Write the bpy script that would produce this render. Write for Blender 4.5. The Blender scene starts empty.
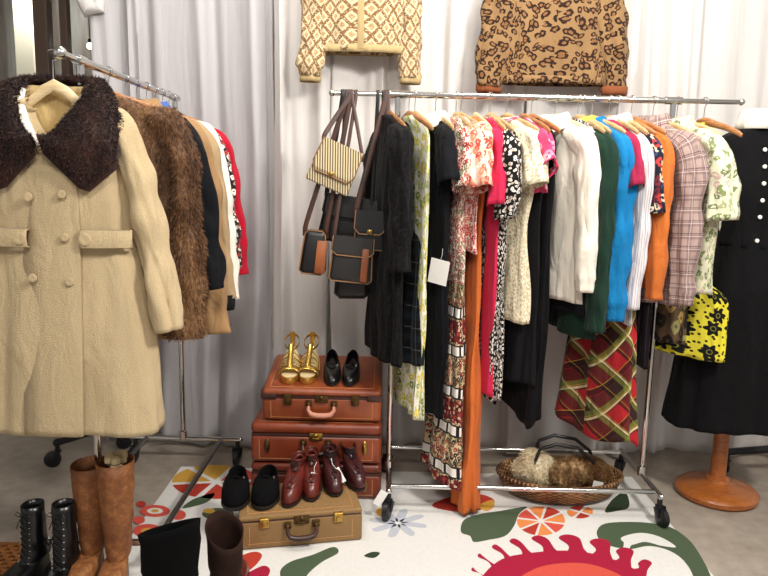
import bpy, bmesh, math, random
import numpy as np
from mathutils import Vector, Matrix, noise as mnoise
C = bpy.context.scene.collection
PI = math.pi
rnd = random.Random(7)

# ------------------------------------------------------------------ camera numbers (focal px, pitch, roll, eye height)
FPX, PITCH, ROLL, EYE = 680.0, math.radians(9.0), math.radians(1.3), 1.42
_f = np.array([0, math.cos(PITCH), -math.sin(PITCH)])
_r0 = np.array([1.0, 0, 0]); _u0 = np.cross(_r0, _f)
_r = _r0*math.cos(ROLL)+_u0*math.sin(ROLL); _u = -_r0*math.sin(ROLL)+_u0*math.cos(ROLL)
def _ray(x, y): return _f*FPX+_r*(x-384)+_u*(288-y)
def atY(x, y, Y):
    d = _ray(x, y); p = d*Y/d[1]; return Vector((p[0], p[1], p[2]+EYE))
def atZ(x, y, Z):
    d = _ray(x, y); p = d*(Z-EYE)/d[2]; return Vector((p[0], p[1], p[2]+EYE))

# ------------------------------------------------------------------ mesh builder
class MB:
    def __init__(s): s.v, s.f, s.uv, s.mi = [], [], [], []
    def face(s, idx, uv=None, mi=0):
        s.f.append(idx); s.uv.append(uv if uv else [(0, 0)]*len(idx)); s.mi.append(mi)
    def grid(s, P, closed=False, UV=None, mi=0, flip=False):
        b = len(s.v); R = len(P); N = len(P[0])
        for row in P: s.v.extend([tuple(p) for p in row])
        for i in range(R-1):
            for j in range(N if closed else N-1):
                k = (j+1) % N
                q = [b+i*N+j, b+i*N+k, b+(i+1)*N+k, b+(i+1)*N+j]
                uv = None
                if UV:
                    uv = [UV[i][j], UV[i][j+1], UV[i+1][j+1], UV[i+1][j]]
                if flip:
                    q = q[::-1]; uv = uv[::-1] if uv else None
                s.face(q, uv, mi)
        return b
    def cap(s, ring, flip=False, mi=0):
        b = len(s.v); s.v.extend([tuple(p) for p in ring])
        q = list(range(b, b+len(ring)))
        s.face(q[::-1] if flip else q, [(p[0], p[1]) for p in (ring[::-1] if flip else ring)], mi)
    def tube(s, pts, r, n=10, caps=True, sx=1, sy=1, up=None, mi=0, closed=False):
        pts = [Vector(p) for p in pts]; L = len(pts)
        rr = r if isinstance(r, (list, tuple)) else [r]*L
        rows = []; prev = None; UV = []; acc = 0
        for i, p in enumerate(pts):
            if closed: t = (pts[(i+1) % L]-pts[i-1])
            else: t = (pts[min(i+1, L-1)]-pts[max(i-1, 0)])
            t.normalize()
            if prev is None:
                a = Vector(up) if up else (Vector((0, 0, 1)) if abs(t.z) < .9 else Vector((1, 0, 0)))
            else: a = prev
            a = (a-t*a.dot(t)).normalized(); b = t.cross(a); prev = a
            if i: acc += (p-pts[i-1]).length
            rows.append([p+(a*math.cos(k*2*PI/n)*sx+b*math.sin(k*2*PI/n)*sy)*rr[i] for k in range(n)])
            UV.append([(k/n*2*PI*max(rr), acc) for k in range(n+1)])
        if closed:
            rows.append(rows[0]); UV.append(UV[-1])
        s.grid(rows, True, UV, mi)
        if caps and not closed:
            s.cap(rows[0], True, mi); s.cap(rows[-1], False, mi)
    def bar(s, a, b, r, n=12, mi=0): s.tube([a, b], r, n, mi=mi)
    def box(s, c, d, bev=0, seg=2, rot=None, mi=0):
        bm = bmesh.new(); bmesh.ops.create_cube(bm, size=1)
        bmesh.ops.scale(bm, vec=d, verts=bm.verts)
        if bev: bmesh.ops.bevel(bm, geom=list(bm.edges), offset=bev, segments=seg, profile=.5, affect='EDGES')
        if rot: bmesh.ops.rotate(bm, cent=(0, 0, 0), matrix=rot, verts=bm.verts)
        bmesh.ops.translate(bm, vec=c, verts=bm.verts)
        s.bm(bm, mi)
    def bm(s, bm, mi=0):
        b = len(s.v); bm.verts.index_update()
        s.v.extend([tuple(v.co) for v in bm.verts])
        for f in bm.faces:
            s.face([b+v.index for v in f.verts], [(v.co.x+v.co.y*.7, v.co.z+v.co.y*.7) for v in f.verts], mi)
        bm.free()
    def lathe(s, prof, c=(0, 0, 0), n=28, sx=1, sy=1, mi=0, caps=False):
        rows = []; UV = []; acc = 0
        for i, (r, z) in enumerate(prof):
            if i: acc += math.hypot(r-prof[i-1][0], z-prof[i-1][1])
            rows.append([(c[0]+r*sx*math.cos(k*2*PI/n), c[1]+r*sy*math.sin(k*2*PI/n), c[2]+z) for k in range(n)])
            UV.append([(k/n*2*PI*.3, acc) for k in range(n+1)])
        s.grid(rows, True, UV, mi)
        if caps: s.cap(rows[0], True, mi); s.cap(rows[-1], False, mi)
    def ball(s, c, r, n=16, mi=0, sq=(1, 1, 1)):
        m = n//2; rows = []
        for i in range(m+1):
            t = PI*(i/m)*.998+.001*PI
            rows.append([(c[0]+r*sq[0]*math.sin(t)*math.cos(k*2*PI/n), c[1]+r*sq[1]*math.sin(t)*math.sin(k*2*PI/n), c[2]-r*sq[2]*math.cos(t)) for k in range(n)])
        s.grid(rows, True, mi=mi)
    def prism(s, poly, z0, z1, mi=0):
        a = [(x, y, z0) for x, y in poly]; b = [(x, y, z1) for x, y in poly]
        s.grid([a, b], True, mi=mi); s.cap(a, True, mi); s.cap(b, False, mi)
    def xform(s, M):
        s.v = [tuple(M @ Vector(p)) for p in s.v]; return s
    def build(s, name, mats, parent=None, smooth=True, solid=0, sub=0, label=None, angle=40):
        me = bpy.data.meshes.new(name)
        me.from_pydata(s.v, [], s.f)
        ul = me.uv_layers.new(name='UVMap')
        ul.data.foreach_set('uv', [c for fu in s.uv for q in fu for c in q])
        if not isinstance(mats, (list, tuple)): mats = [mats]
        for m in mats: me.materials.append(m)
        me.polygons.foreach_set('material_index', s.mi)
        me.polygons.foreach_set('use_smooth', [smooth]*len(s.f))
        me.update(); me.validate()
        if smooth: me.set_sharp_from_angle(angle=math.radians(angle))
        o = bpy.data.objects.new(name, me); C.objects.link(o)
        if parent: o.parent = parent
        if solid:
            md = o.modifiers.new('thickness', 'SOLIDIFY'); md.thickness = abs(solid); md.offset = -1 if solid > 0 else 0
        if sub:
            md = o.modifiers.new('smooth', 'SUBSURF'); md.levels = sub; md.render_levels = sub
        if label: o['label'] = label
        return o

def tag(o, label, cat, group=None, kind=None):
    o['label'] = label; o['category'] = cat
    if group: o['group'] = group
    if kind: o['kind'] = kind
    return o
def thing(name, label, cat, loc=(0, 0, 0), rotz=0, group=None):
    o = bpy.data.objects.new(name, None); C.objects.link(o)
    o.location = loc; o.rotation_euler = (0, 0, rotz); o.empty_display_size = .05
    return tag(o, label, cat, group)
def struct(o): o['kind'] = 'structure'; return o
def dup(root, loc, rot=None, label=None, group=None):
    r = root.copy(); C.objects.link(r); r.location = loc
    if rot is not None: r.rotation_euler = rot if isinstance(rot, (tuple, list)) else (0, 0, rot)
    if label: r['label'] = label
    if group: r['group'] = group
    for ch in list(root.children):
        c = ch.copy(); C.objects.link(c); c.parent = r
        for g in ch.children:
            d = g.copy(); C.objects.link(d); d.parent = c
    return r

# ------------------------------------------------------------------ materials
def col(h):
    h = h.lstrip('#'); o = []
    for i in (0, 2, 4):
        c = int(h[i:i+2], 16)/255
        o.append(c/12.92 if c <= .04045 else ((c+.055)/1.055)**2.4)
    return (*o, 1)
class NT:
    def __init__(s, name):
        s.m = bpy.data.materials.new(name); s.m.use_nodes = True; s.t = s.m.node_tree
        s.b = s.t.nodes['Principled BSDF']; s._uv = None; s._ob = None
    def n(s, typ, **kw):
        x = s.t.nodes.new('ShaderNode'+typ)
        for k, v in kw.items(): setattr(x, k, v)
        return x
    def l(s, a, b): s.t.links.new(a, b)
    def put(s, sock, v):
        if hasattr(v, 'is_output'): s.l(v, sock)
        else: sock.default_value = v
    @property
    def uv(s):
        if not s._uv: s._uv = s.n('TexCoord').outputs['UV']
        return s._uv
    @property
    def ob(s):
        if not s._ob: s._ob = s.n('TexCoord').outputs['Object']
        return s._ob
    def math(s, op, a, b=0.0, c=0.0):
        x = s.n('Math', operation=op); s.put(x.inputs[0], a); s.put(x.inputs[1], b); s.put(x.inputs[2], c); return x.outputs[0]
    def mix(s, f, a, b, mode='MIX'):
        x = s.n('Mix', data_type='RGBA', blend_type=mode); s.put(x.inputs[0], f); s.put(x.inputs[6], a); s.put(x.inputs[7], b); return x.outputs[2]
    def noise(s, scale, vec=None, detail=4, out=0, dist=0, rough=.5):
        x = s.n('TexNoise'); x.inputs['Scale'].default_value = scale; x.inputs['Detail'].default_value = detail
        x.inputs['Distortion'].default_value = dist; x.inputs['Roughness'].default_value = rough
        s.l(vec if vec else s.ob, x.inputs['Vector']); return x.outputs[out]
    def vor(s, scale, vec=None, feature='F1', rnd_=1.0, dims='2D', out='Distance'):
        x = s.n('TexVoronoi', feature=feature, voronoi_dimensions=dims); x.inputs['Scale'].default_value = scale
        x.inputs['Randomness'].default_value = rnd_
        s.l(vec if vec else s.uv, x.inputs['Vector']); return x.outputs[out] if out else x
    def ramp(s, f, stops, const=False):
        x = s.n('ValToRGB'); e = x.color_ramp.elements
        if const: x.color_ramp.interpolation = 'CONSTANT'
        while len(e) < len(stops): e.new(.5)
        for i, (p, c) in enumerate(stops): e[i].position = p; e[i].color = c
        s.put(x.inputs[0], f); return x.outputs[0]
    def map(s, vec, scale=(1, 1, 1), rot=0, loc=(0, 0, 0)):
        x = s.n('Mapping'); s.l(vec, x.inputs['Vector']); x.inputs['Scale'].default_value = scale
        x.inputs['Rotation'].default_value = (0, 0, rot); x.inputs['Location'].default_value = loc; return x.outputs[0]
    def sep(s, vec):
        x = s.n('SeparateXYZ'); s.l(vec, x.inputs[0]); return x.outputs
    def warp(s, vec, scale, amt):
        nz = s.noise(scale, vec, 2, out=1)
        x = s.n('Vector' + 'Math', operation='MULTIPLY_ADD'); s.l(nz, x.inputs[0]); x.inputs[1].default_value = (amt,)*3; s.l(vec, x.inputs[2]); return x.outputs[0]
    def stripe(s, coord, freq, w, ph=0.0):
        return s.math('LESS_THAN', s.math('FRACT', s.math('MULTIPLY_ADD', coord, freq, ph)), w)
    def bump(s, h, strength=.3, dist=.002):
        x = s.n('Bump'); x.inputs['Strength'].default_value = strength; x.inputs['Distance'].default_value = dist
        s.l(h, x.inputs['Height']); s.l(x.outputs[0], s.b.inputs['Normal'])
def simple(name, c, rough=.5, metal=0, var=.12, vs=12, bump=0, bs=60, bd=.001, coat=0, spec=None):
    n = NT(name); c = col(c) if isinstance(c, str) else c
    dark = tuple(x*(1-var) for x in c[:3])+(1,); lite = tuple(min(1, x*(1+var)) for x in c[:3])+(1,)
    n.l(n.mix(n.noise(vs), dark, lite), n.b.inputs['Base Color'])
    n.b.inputs['Roughness'].default_value = rough; n.b.inputs['Metallic'].default_value = metal
    if coat: n.b.inputs['Coat Weight'].default_value = coat; n.b.inputs['Coat Roughness'].default_value = .2
    if spec is not None: n.b.inputs['Specular IOR Level'].default_value = spec
    if bump: n.bump(n.noise(bs), bump, bd)
    return n.m
def fabric(name, c, fn=None, rough=.92, sheen=.07, wrinkle=.6, weave=.35, wscale=420, var=.1, trans=0):
    """cloth: colour from fn(n) or a plain colour with slight variation; crumple and weave in the bump"""
    n = NT(name)
    if fn: base = fn(n)
    else:
        k = col(c); base = n.mix(n.noise(9), tuple(x*(1-var) for x in k[:3])+(1,), tuple(min(1, x*(1+var)) for x in k[:3])+(1,))
    n.l(base, n.b.inputs['Base Color'])
    n.b.inputs['Roughness'].default_value = rough; n.b.inputs['Sheen Weight'].default_value = sheen
    n.b.inputs['Sheen Roughness'].default_value = .5; n.b.inputs['Specular IOR Level'].default_value = .2
    big = n.noise(11, n.map(n.ob, (1.4, 1.4, .55)), 3, dist=.6)
    fine = n.noise(wscale, n.uv, 1)
    h = n.math('MULTIPLY_ADD', fine, .02*weave, n.math('MULTIPLY', big, wrinkle))
    n.bump(h, 1.0, .03)
    return n.m
def plain_mat(name, c, rough=.7):
    return simple(name, c, rough)

M = {}
M['chrome'] = simple('chrome', '#d9d9d6', .14, 1, .04)
M['dull_steel'] = simple('worn_steel', '#8d8a86', .35, 1, .15)
M['black_plastic'] = simple('black_plastic', '#17171a', .4, 0, .2)
M['dark_iron'] = simple('dark_iron', '#2c2b2d', .4, .6, .2)
M['tag'] = simple('tag_card', '#f1efe9', .8)
M['brass'] = simple('old_brass', '#b8954e', .35, 1, .25, 40)
def wood(name, a, b, rough=.45):
    n = NT(name)
    v = n.map(n.ob, (3, 30, 30)); f = n.noise(4, v, 5, dist=1.2)
    n.l(n.ramp(f, [(.3, col(a)), (.7, col(b))]), n.b.inputs['Base Color']); n.b.inputs['Roughness'].default_value = rough
    n.b.inputs['Coat Weight'].default_value = .2
    return n.m
M['wood'] = wood('pale_hanger_wood', '#b08a5a', '#d3b382')
M['wood2'] = wood('orange_hanger_wood', '#8f5a30', '#b98250')
M['wood3'] = wood('cream_hanger_wood', '#d6bb8c', '#ead6ac')
M['wood4'] = wood('stand_wood', '#8a4a1e', '#b46a30', .3)

# ------------------------------------------------------------------ setting
def floor_mat():
    n = NT('concrete')
    a = n.noise(1.3, None, 6, rough=.6); b = n.noise(14, None, 5); c = n.noise(90, None, 2)
    k = n.ramp(n.math('MULTIPLY_ADD', b, .45, n.math('MULTIPLY', a, .55)), [(.3, col('#857a6c')), (.5, col('#a3978a')), (.7, col('#b8ad9e'))])
    n.l(n.mix(n.math('MULTIPLY', c, .25), k, col('#5c554d')), n.b.inputs['Base Color'])
    n.l(n.math('MULTIPLY_ADD', a, .3, .35), n.b.inputs['Roughness']); n.bump(b, .12, .004)
    return n.m
mb = MB(); mb.box((0, 1.9, -.05), (9, 10, .1)); struct(mb.build('floor', floor_mat(), smooth=False))
wallm = simple('white_plaster', '#d9d6d2', .9, 0, .05, 3)
mb = MB(); mb.box((1.45, 4.0, 1.6), (5.6, .12, 3.2)); struct(mb.build('wall_back', wallm, smooth=False))
mb = MB(); mb.box((0, 1.9, 3.26), (9, 10, .12)); struct(mb.build('ceiling', simple('ceiling_paint', '#cfcbc6', .9, 0, .04, 2), smooth=False))
# the shop window beyond the curtain's left edge
framem = simple('brown_frame', '#6b574b', .5, 0, .2, 6)
WY = 4.75
def wx(px): return atY(px, 40, WY).x
wz = lambda py: atY(50, py, WY).z
mb = MB()
mb.box((wx(44), WY, 1.6), (wx(51)-wx(37), .09, 3.2), .008)
mb.box((wx(66), WY, 1.6), (.05, .07, 3.2), .006)
mb.box((-2.45, WY, .12), (2.3, .12, .24), .008); mb.box((-2.45, WY, 3.1), (2.3, .12, .2), .008)
mb.box((-1.38, WY, 1.6), (.12, .12, 3.2), .008); mb.box((-3.58, WY, 1.6), (.12, .12, 3.2), .008)
win = struct(mb.build('window_1', framem, smooth=False))
n = NT('shop_glass'); n.b.inputs['Roughness'].default_value = .03; n.b.inputs['Transmission Weight'].default_value = 1
n.b.inputs['IOR'].default_value = 1.08; n.b.inputs['Base Color'].default_value = (.86, .9, .88, 1)
mb = MB(); mb.box((-2.45, WY, 1.65), (2.2, .012, 2.8)); mb.build('pane', n.m, win, smooth=False)
mb = MB(); mb.box((-3.75, 3.2, 1.6), (.1, 3.2, 3.2)); struct(mb.build('wall_left', simple('grey_green_wall', '#8b8d83', .8, 0, .25, 2), smooth=False))
def shopfront():
    n = NT('far_shopfront')
    x = n.sep(n.ob)[0]; s1 = n.noise(2.2, n.map(n.ob, (3.2, 1, .35)), 3)
    k = n.ramp(s1, [(.3, col('#3a302e')), (.45, col('#5f564f')), (.6, col('#7d7b78')), (.75, col('#4a4340'))])
    n.l(k, n.b.inputs['Base Color']); n.b.inputs['Roughness'].default_value = .4; return n.m
mb = MB(); mb.box((-2.6, 6.6, 1.6), (5, .1, 3.4)); struct(mb.build('wall_far', shopfront(), smooth=False))
cx0 = atY(28, 30, 5.6)
mb = MB(); mb.box((cx0.x, 5.6, 2.2), (.15, .15, 2.4), .01); mb.box((cx0.x, 5.6, .6), (.2, .2, 1.2), .01, mi=1)
mb.box((cx0.x, 5.6, 3.2), (.2, .2, .12), .01)
struct(mb.build('trim_1', [simple('cream_column', '#efe6d2', .6, 0, .05), simple('grey_plinth', '#9fa5a6', .6, 0, .05)], smooth=False))
p = atY(90, 46, 5.0)
t = thing('pendant_bulb', 'small bright round bulb hanging beyond the window beside the curtain edge', 'light bulb', (p.x, p.y, p.z))
n = NT('lit_bulb'); n.b.inputs['Emission Color'].default_value = (1, .96, .88, 1); n.b.inputs['Emission Strength'].default_value = 9
mb = MB(); mb.ball((0, 0, 0), .022); mb.build('globe', n.m, t)
mb = MB(); mb.lathe([(.008, .02), (.012, .025), (.012, .05), (.003, .055), (.003, .85)]); mb.build('cord', M['black_plastic'], t)

# ------------------------------------------------------------------ curtains
def curtain_mat(name, c, tr=.35):
    n = NT(name)
    n.l(n.mix(n.noise(3, n.map(n.ob, (2, 2, .5))), tuple(x*.93 for x in col(c)[:3])+(1,), col(c)), n.b.inputs['Base Color'])
    n.b.inputs['Roughness'].default_value = .8; n.b.inputs['Sheen Weight'].default_value = .2
    h = n.math('ADD', n.math('MULTIPLY', n.noise(5, n.map(n.ob, (2.5, 2.5, .3)), 3, dist=.5), .6), n.math('MULTIPLY', n.noise(16, None, 3), .08))
    n.bump(h, .7, .03)
    tl = n.n('BsdfTranslucent'); n.l(n.b.inputs['Base Color'].links[0].from_socket, tl.inputs['Color'])
    mx = n.n('MixShader'); mx.inputs[0].default_value = tr
    n.l(n.b.outputs[0], mx.inputs[1]); n.l(tl.outputs[0], mx.inputs[2]); n.l(mx.outputs[0], n.t.nodes['Material Output'].inputs['Surface'])
    return n.m
curt_w = curtain_mat('white_voile', '#f0ece9'); curt_shade = curtain_mat('shaded_white_voile', '#d5d2d4')  # the greyer copy has the left panel's shade painted into its colour
def curtain(x0, x1, Y, ztop, zbot, amp, per, seed, label, mat):
    r = random.Random(seed); nx = int((x1-x0)/.012); nz = 60
    ph = [r.random()*6.28 for _ in range(8)]
    P = []
    for i in range(nz+1):
        z = ztop+(zbot-ztop)*i/nz; row = []
        k = i/nz
        for j in range(nx+1):
            x = x0+(x1-x0)*j/nx
            u = x+.02*math.sin(1.7*z+ph[0])*k+.35*per*math.sin(x*7+ph[1])+.15*per*math.sin(x*19+ph[4])
            w = math.sin(2*PI*u/per+ph[2])
            w = math.copysign(abs(w)**.8, w)
            y = amp*(w*(.75+.25*math.sin(5*x+ph[3])) + .35*math.sin(2*PI*u/(per*.47)+ph[5]+.6*z)) + .018*math.sin(3*z+4*x+ph[6])*k
            edge = .02*math.sin(2.5*z+ph[7])*k
            row.append((x+edge*(1 if j in (0, nx) else .6), Y+y, z+(.012*math.sin(9*x) if i == nz else 0)))
        P.append(row)
    mb = MB(); mb.grid(P, False, flip=True)
    o = mb.build('curtain', mat, None, solid=.002, angle=80)
    return tag(o, label, 'curtain', 'white curtains across the back')
c1 = curtain(-1.42, -.56, 3.42, 3.1, .03, .045, .21, 3, 'white curtain in painted grey shade hanging behind the rack of coats at left', curt_shade)
c2 = curtain(-.56, -.27, 3.40, 3.1, .03, .04, .15, 5, 'narrow bright curtain panel between coat rack and hanging handbags', curt_w)
c3 = curtain(-.27, .66, 3.43, 3.1, .03, .035, .24, 8, 'white curtain behind the handbags and black dresses', curt_w)
c4 = curtain(.66, 2.35, 3.42, 3.1, .03, .04, .26, 11, 'white curtain behind the sweaters, plaid shirt and mannequin', curt_w)
mb = MB()
p = atY(86, 3, 3.36)
mb.tube([(p.x+.03, 3.37, p.z+.28), (p.x+.0, 3.37, p.z+.12), (p.x-.01, 3.37, p.z+.02), (p.x+.01, 3.37, p.z-.03), (p.x+.05, 3.38, p.z-.02), (p.x+.06, 3.39, p.z+.06)], [.02, .03, .045, .04, .03, .02], 12)
mb.build('tieback_knot', curt_w, c1)
mb = MB(); mb.bar((-1.5, 3.34, 3.02), (2.4, 3.34, 3.02), .012)
mb.ball((-1.5, 3.34, 3.02), .025); mb.ball((2.4, 3.34, 3.02), .025)
for x in (-1.45, .5, 2.35): mb.bar((x, 3.34, 3.02), (x, 3.34, 3.2), .008)
tag(mb.build('curtain_rail', M['dull_steel']), 'steel rail along the ceiling above the white curtains', 'curtain rail')

# ------------------------------------------------------------------ rolling racks
def caster(parent, x, y, ztop, yaw):
    mb = MB()
    mb.lathe([(.0, .0), (.011, 0), (.011, -.03), (.018, -.032), (.018, -.04), (0, -.04)], (x, y, ztop))
    c, s = math.cos(yaw), math.sin(yaw)
    for sd in (-1, 1):
        o = Vector((x-s*.019*sd, y+c*.019*sd, 0))
        mb.tube([(o.x, o.y, ztop-.036), (o.x+c*.01, o.y+s*.01, ztop-.055), (o.x+c*.024, o.y+s*.024, .040)], [.015, .015, .010], 8, sx=1, sy=.4, up=(c, s, 0))
    o = mb.build('caster', M['black_plastic'], parent)
    w = MB(); cx, cy, cz = x+c*.024, y+s*.024, .0405
    rows = []
    for (rad, off) in ((.006, -.016), (.022, -.016), (.030, -.0145), (.0395, -.010), (.0395, .010), (.030, .0145), (.022, .016), (.006, .016)):
        rows.append([(cx-s*off+c*rad*math.cos(a), cy+c*off+s*rad*math.cos(a), cz+rad*math.sin(a)) for a in [k*2*PI/20 for k in range(20)]])
    w.grid(rows, True); w.cap(rows[0], True); w.cap(rows[-1])
    w.build('wheel', M['black_plastic'], o)
BARZ, RY, RX0, RX1 = 1.775, 2.93, .04, 1.19
rk = thing('garment_rack', 'chrome rolling garment rack holding dresses, sweaters and shirts', 'garment rack', (0, 0, 0), 0)
mb = MB(); mb.bar((RX0-.03, RY, BARZ), (RX1+.03, RY, BARZ), .0135, 16)
for x in (RX0, RX1): mb.bar((x-.035, RY, BARZ), (x+.035, RY, BARZ), .0165, 16)
mb.build('top_bar', M['chrome'], rk)
for x0, x1 in ((-.235, RX0+.1), (RX1-.1, 1.475)):
    mb = MB(); mb.bar((x0, RY, BARZ), (x1, RY, BARZ), .0105, 14)
    e = x0 if x0 < 0 else x1
    mb.ball((e, RY, BARZ), .0145); mb.build('extension_bar', M['chrome'], rk)
for x in (RX0, RX1):
    mb = MB(); mb.bar((x, RY, .12), (x, RY, BARZ-.01), .0125, 14); mb.lathe([(.0175, 0), (.0175, .05), (.013, .055)], (x, RY, .9), 14)
    mb.lathe([(.013, 0), (.019, .003), (.019, .045), (.013, .05)], (x, RY, .12), 14)
    mb.build('post', M['chrome'], rk)
    mb = MB(); mb.bar((x, 2.70, .125), (x, 3.2, .125), .0125, 12); mb.ball((x, 2.70, .125), .0135); mb.ball((x, 3.2, .125), .0135)
    mb.build('end_foot', M['chrome'], rk)
for y in (2.75, 3.18):
    mb = MB(); mb.bar((RX0, y, .125), (RX1, y, .125), .0105, 12); mb.build('base_rail', M['chrome'], rk)
for x in (RX0, RX1):
    for y in (2.71, 3.19): caster(rk, x, y, .116, rnd.uniform(-2.4, -.8))
mb = MB(); mb.box((RX0-.035, 2.685, .1), (.035, .003, .07), .001, rot=Matrix.Rotation(.5, 3, 'Y')); mb.build('paper_tag', M['tag'], rk, smooth=False, label='white paper tag tied above the caster')

LX, LY0, LY1, LZ = -.985, 2.25, 3.235, 1.775
lk = thing('garment_rack', 'chrome rolling garment rack carrying winter coats beside the window', 'garment rack', (0, 0, 0))
mb = MB(); mb.bar((LX-.0, LY0-.02, LZ), (LX, LY1+.02, LZ), .0135, 16)
for y in (LY0, LY1): mb.bar((LX, y-.03, LZ), (LX, y+.03, LZ), .017, 16)
mb.build('top_bar', M['chrome'], lk)
mb = MB(); mb.bar((LX, 2.12, LZ), (LX, LY0+.1, LZ), .0105, 14); mb.ball((LX, 2.115, LZ), .02); mb.build('extension_bar', M['chrome'], lk)
for y in (LY0, LY1):
    mb = MB(); mb.bar((LX, y, .12), (LX, y, LZ-.01), .0125, 14); mb.lathe([(.0175, 0), (.0175, .05), (.013, .055)], (LX, y, .9), 14)
    mb.lathe([(.013, 0), (.019, .003), (.019, .045), (.013, .05)], (LX, y, .12), 14); mb.build('post', M['chrome'], lk)
    mb = MB(); mb.bar((-1.24, y, .125), (-.70, y, .125), .0125, 12); mb.ball((-1.24, y, .125), .0135); mb.ball((-.70, y, .125), .0135); mb.build('end_foot', M['chrome'], lk)
for x in (-1.165, -.795):
    mb = MB(); mb.bar((x, LY0, .125), (x, LY1, .125), .011, 12); mb.build('base_rail', M['dull_steel'], lk)
for x in (-1.225, -.715):
    for y in (LY0, LY1): caster(lk, x, y, .116, rnd.uniform(-2.4, -.8))

def wheeled_foot(a, b, label):
    t = thing('wheeled_foot', label, 'rack foot', (0, 0, 0), 0, 'dark wheeled feet on the floor')
    a, b = Vector(a), Vector(b)
    mb = MB(); mb.tube([a, a.lerp(b, .5)+Vector((0, 0, .012)), b], [.017, .02, .026], 10); mb.ball(b, .034, sq=(1, 1, .9)); mb.ball(a, .02)
    mb.tube([b, b+Vector((0, 0, .1))], .018, 12); mb.build('bar', M['dark_iron'], t)
    yaw = math.atan2((b-a).y, (b-a).x)
    caster(t, a.x, a.y, .116, yaw+2.6); caster(t, b.x, b.y, .116, yaw-.5)
p1, p2 = atZ(62, 452, .13), atZ(114, 437, .13)
wheeled_foot((p1.x-.085, p1.y+.13, .122), (p2.x-.04, p2.y+.16, .122), 'dark wheeled metal foot behind the hem of the long tan coat')
p1, p2 = atZ(727, 456, .12), atZ(757, 446, .12)
wheeled_foot((p1.x+.03, p1.y+.05, .122), (p2.x+.22, p2.y-.06, .122), 'dark wheeled metal foot beside the mannequin stand')

# ------------------------------------------------------------------ hangers
HG = {'r': 'hangers on the right rack', 'l': 'hangers on the coat rack', 'w': 'hangers on the curtain rail'}
def hanger(X, Y, Z, rotz, holds, mat='wood', grp='r', drop=0, hw=.205, steep=None):
    """wooden shoulder hanger; origin at the centre of the bar it hangs from"""
    nm = {'wood': 'pale wooden', 'wood2': 'orange-brown wooden', 'wood3': 'cream wooden'}[mat]
    t = thing('clothes_hanger', '%s hanger holding the %s' % (nm, holds), 'hanger', (X, Y, Z), rotz, HG[grp])
    mb = MB()
    ys = [(-hw, -.150), (-hw*.9, -.138), (-hw*.65, -.117), (-hw*.35, -.099), (-hw*.12, -.086), (0, -.082)]
    if steep: ys = [(-hw, -.190), (-hw*.85, -.176), (-hw*.6, -.157), (-hw*.38, -.137), (-hw*.16, -.100), (0, -.084)]
    path = ys+[(-x, z) for x, z in ys[-2::-1]]
    mb.tube([(x, .012*(abs(x)/hw)**2, z-drop) for x, z in path], [.008, .0105, .012, .0135, .017, .019, .017, .0135, .012, .0105, .008], 10, sx=1, sy=.55)
    mb.build('shoulder_bar', M[mat], t)
    mb = MB(); R = .0165
    pts = [(0, 0, -.07-drop), (0, 0, -.045)]
    if drop: pts.insert(1, (0, 0, -.06))
    pts += [(R*math.sin(a)*1.05, 0, -R*math.cos(a)) for a in [(-.0+k*.28) for k in range(0, 15)]]
    pts[2] = (0.002, 0, -R*1.25)
    mb.tube(pts, .0019, 6); mb.build('hook', M['chrome'], t)
    return t

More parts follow.
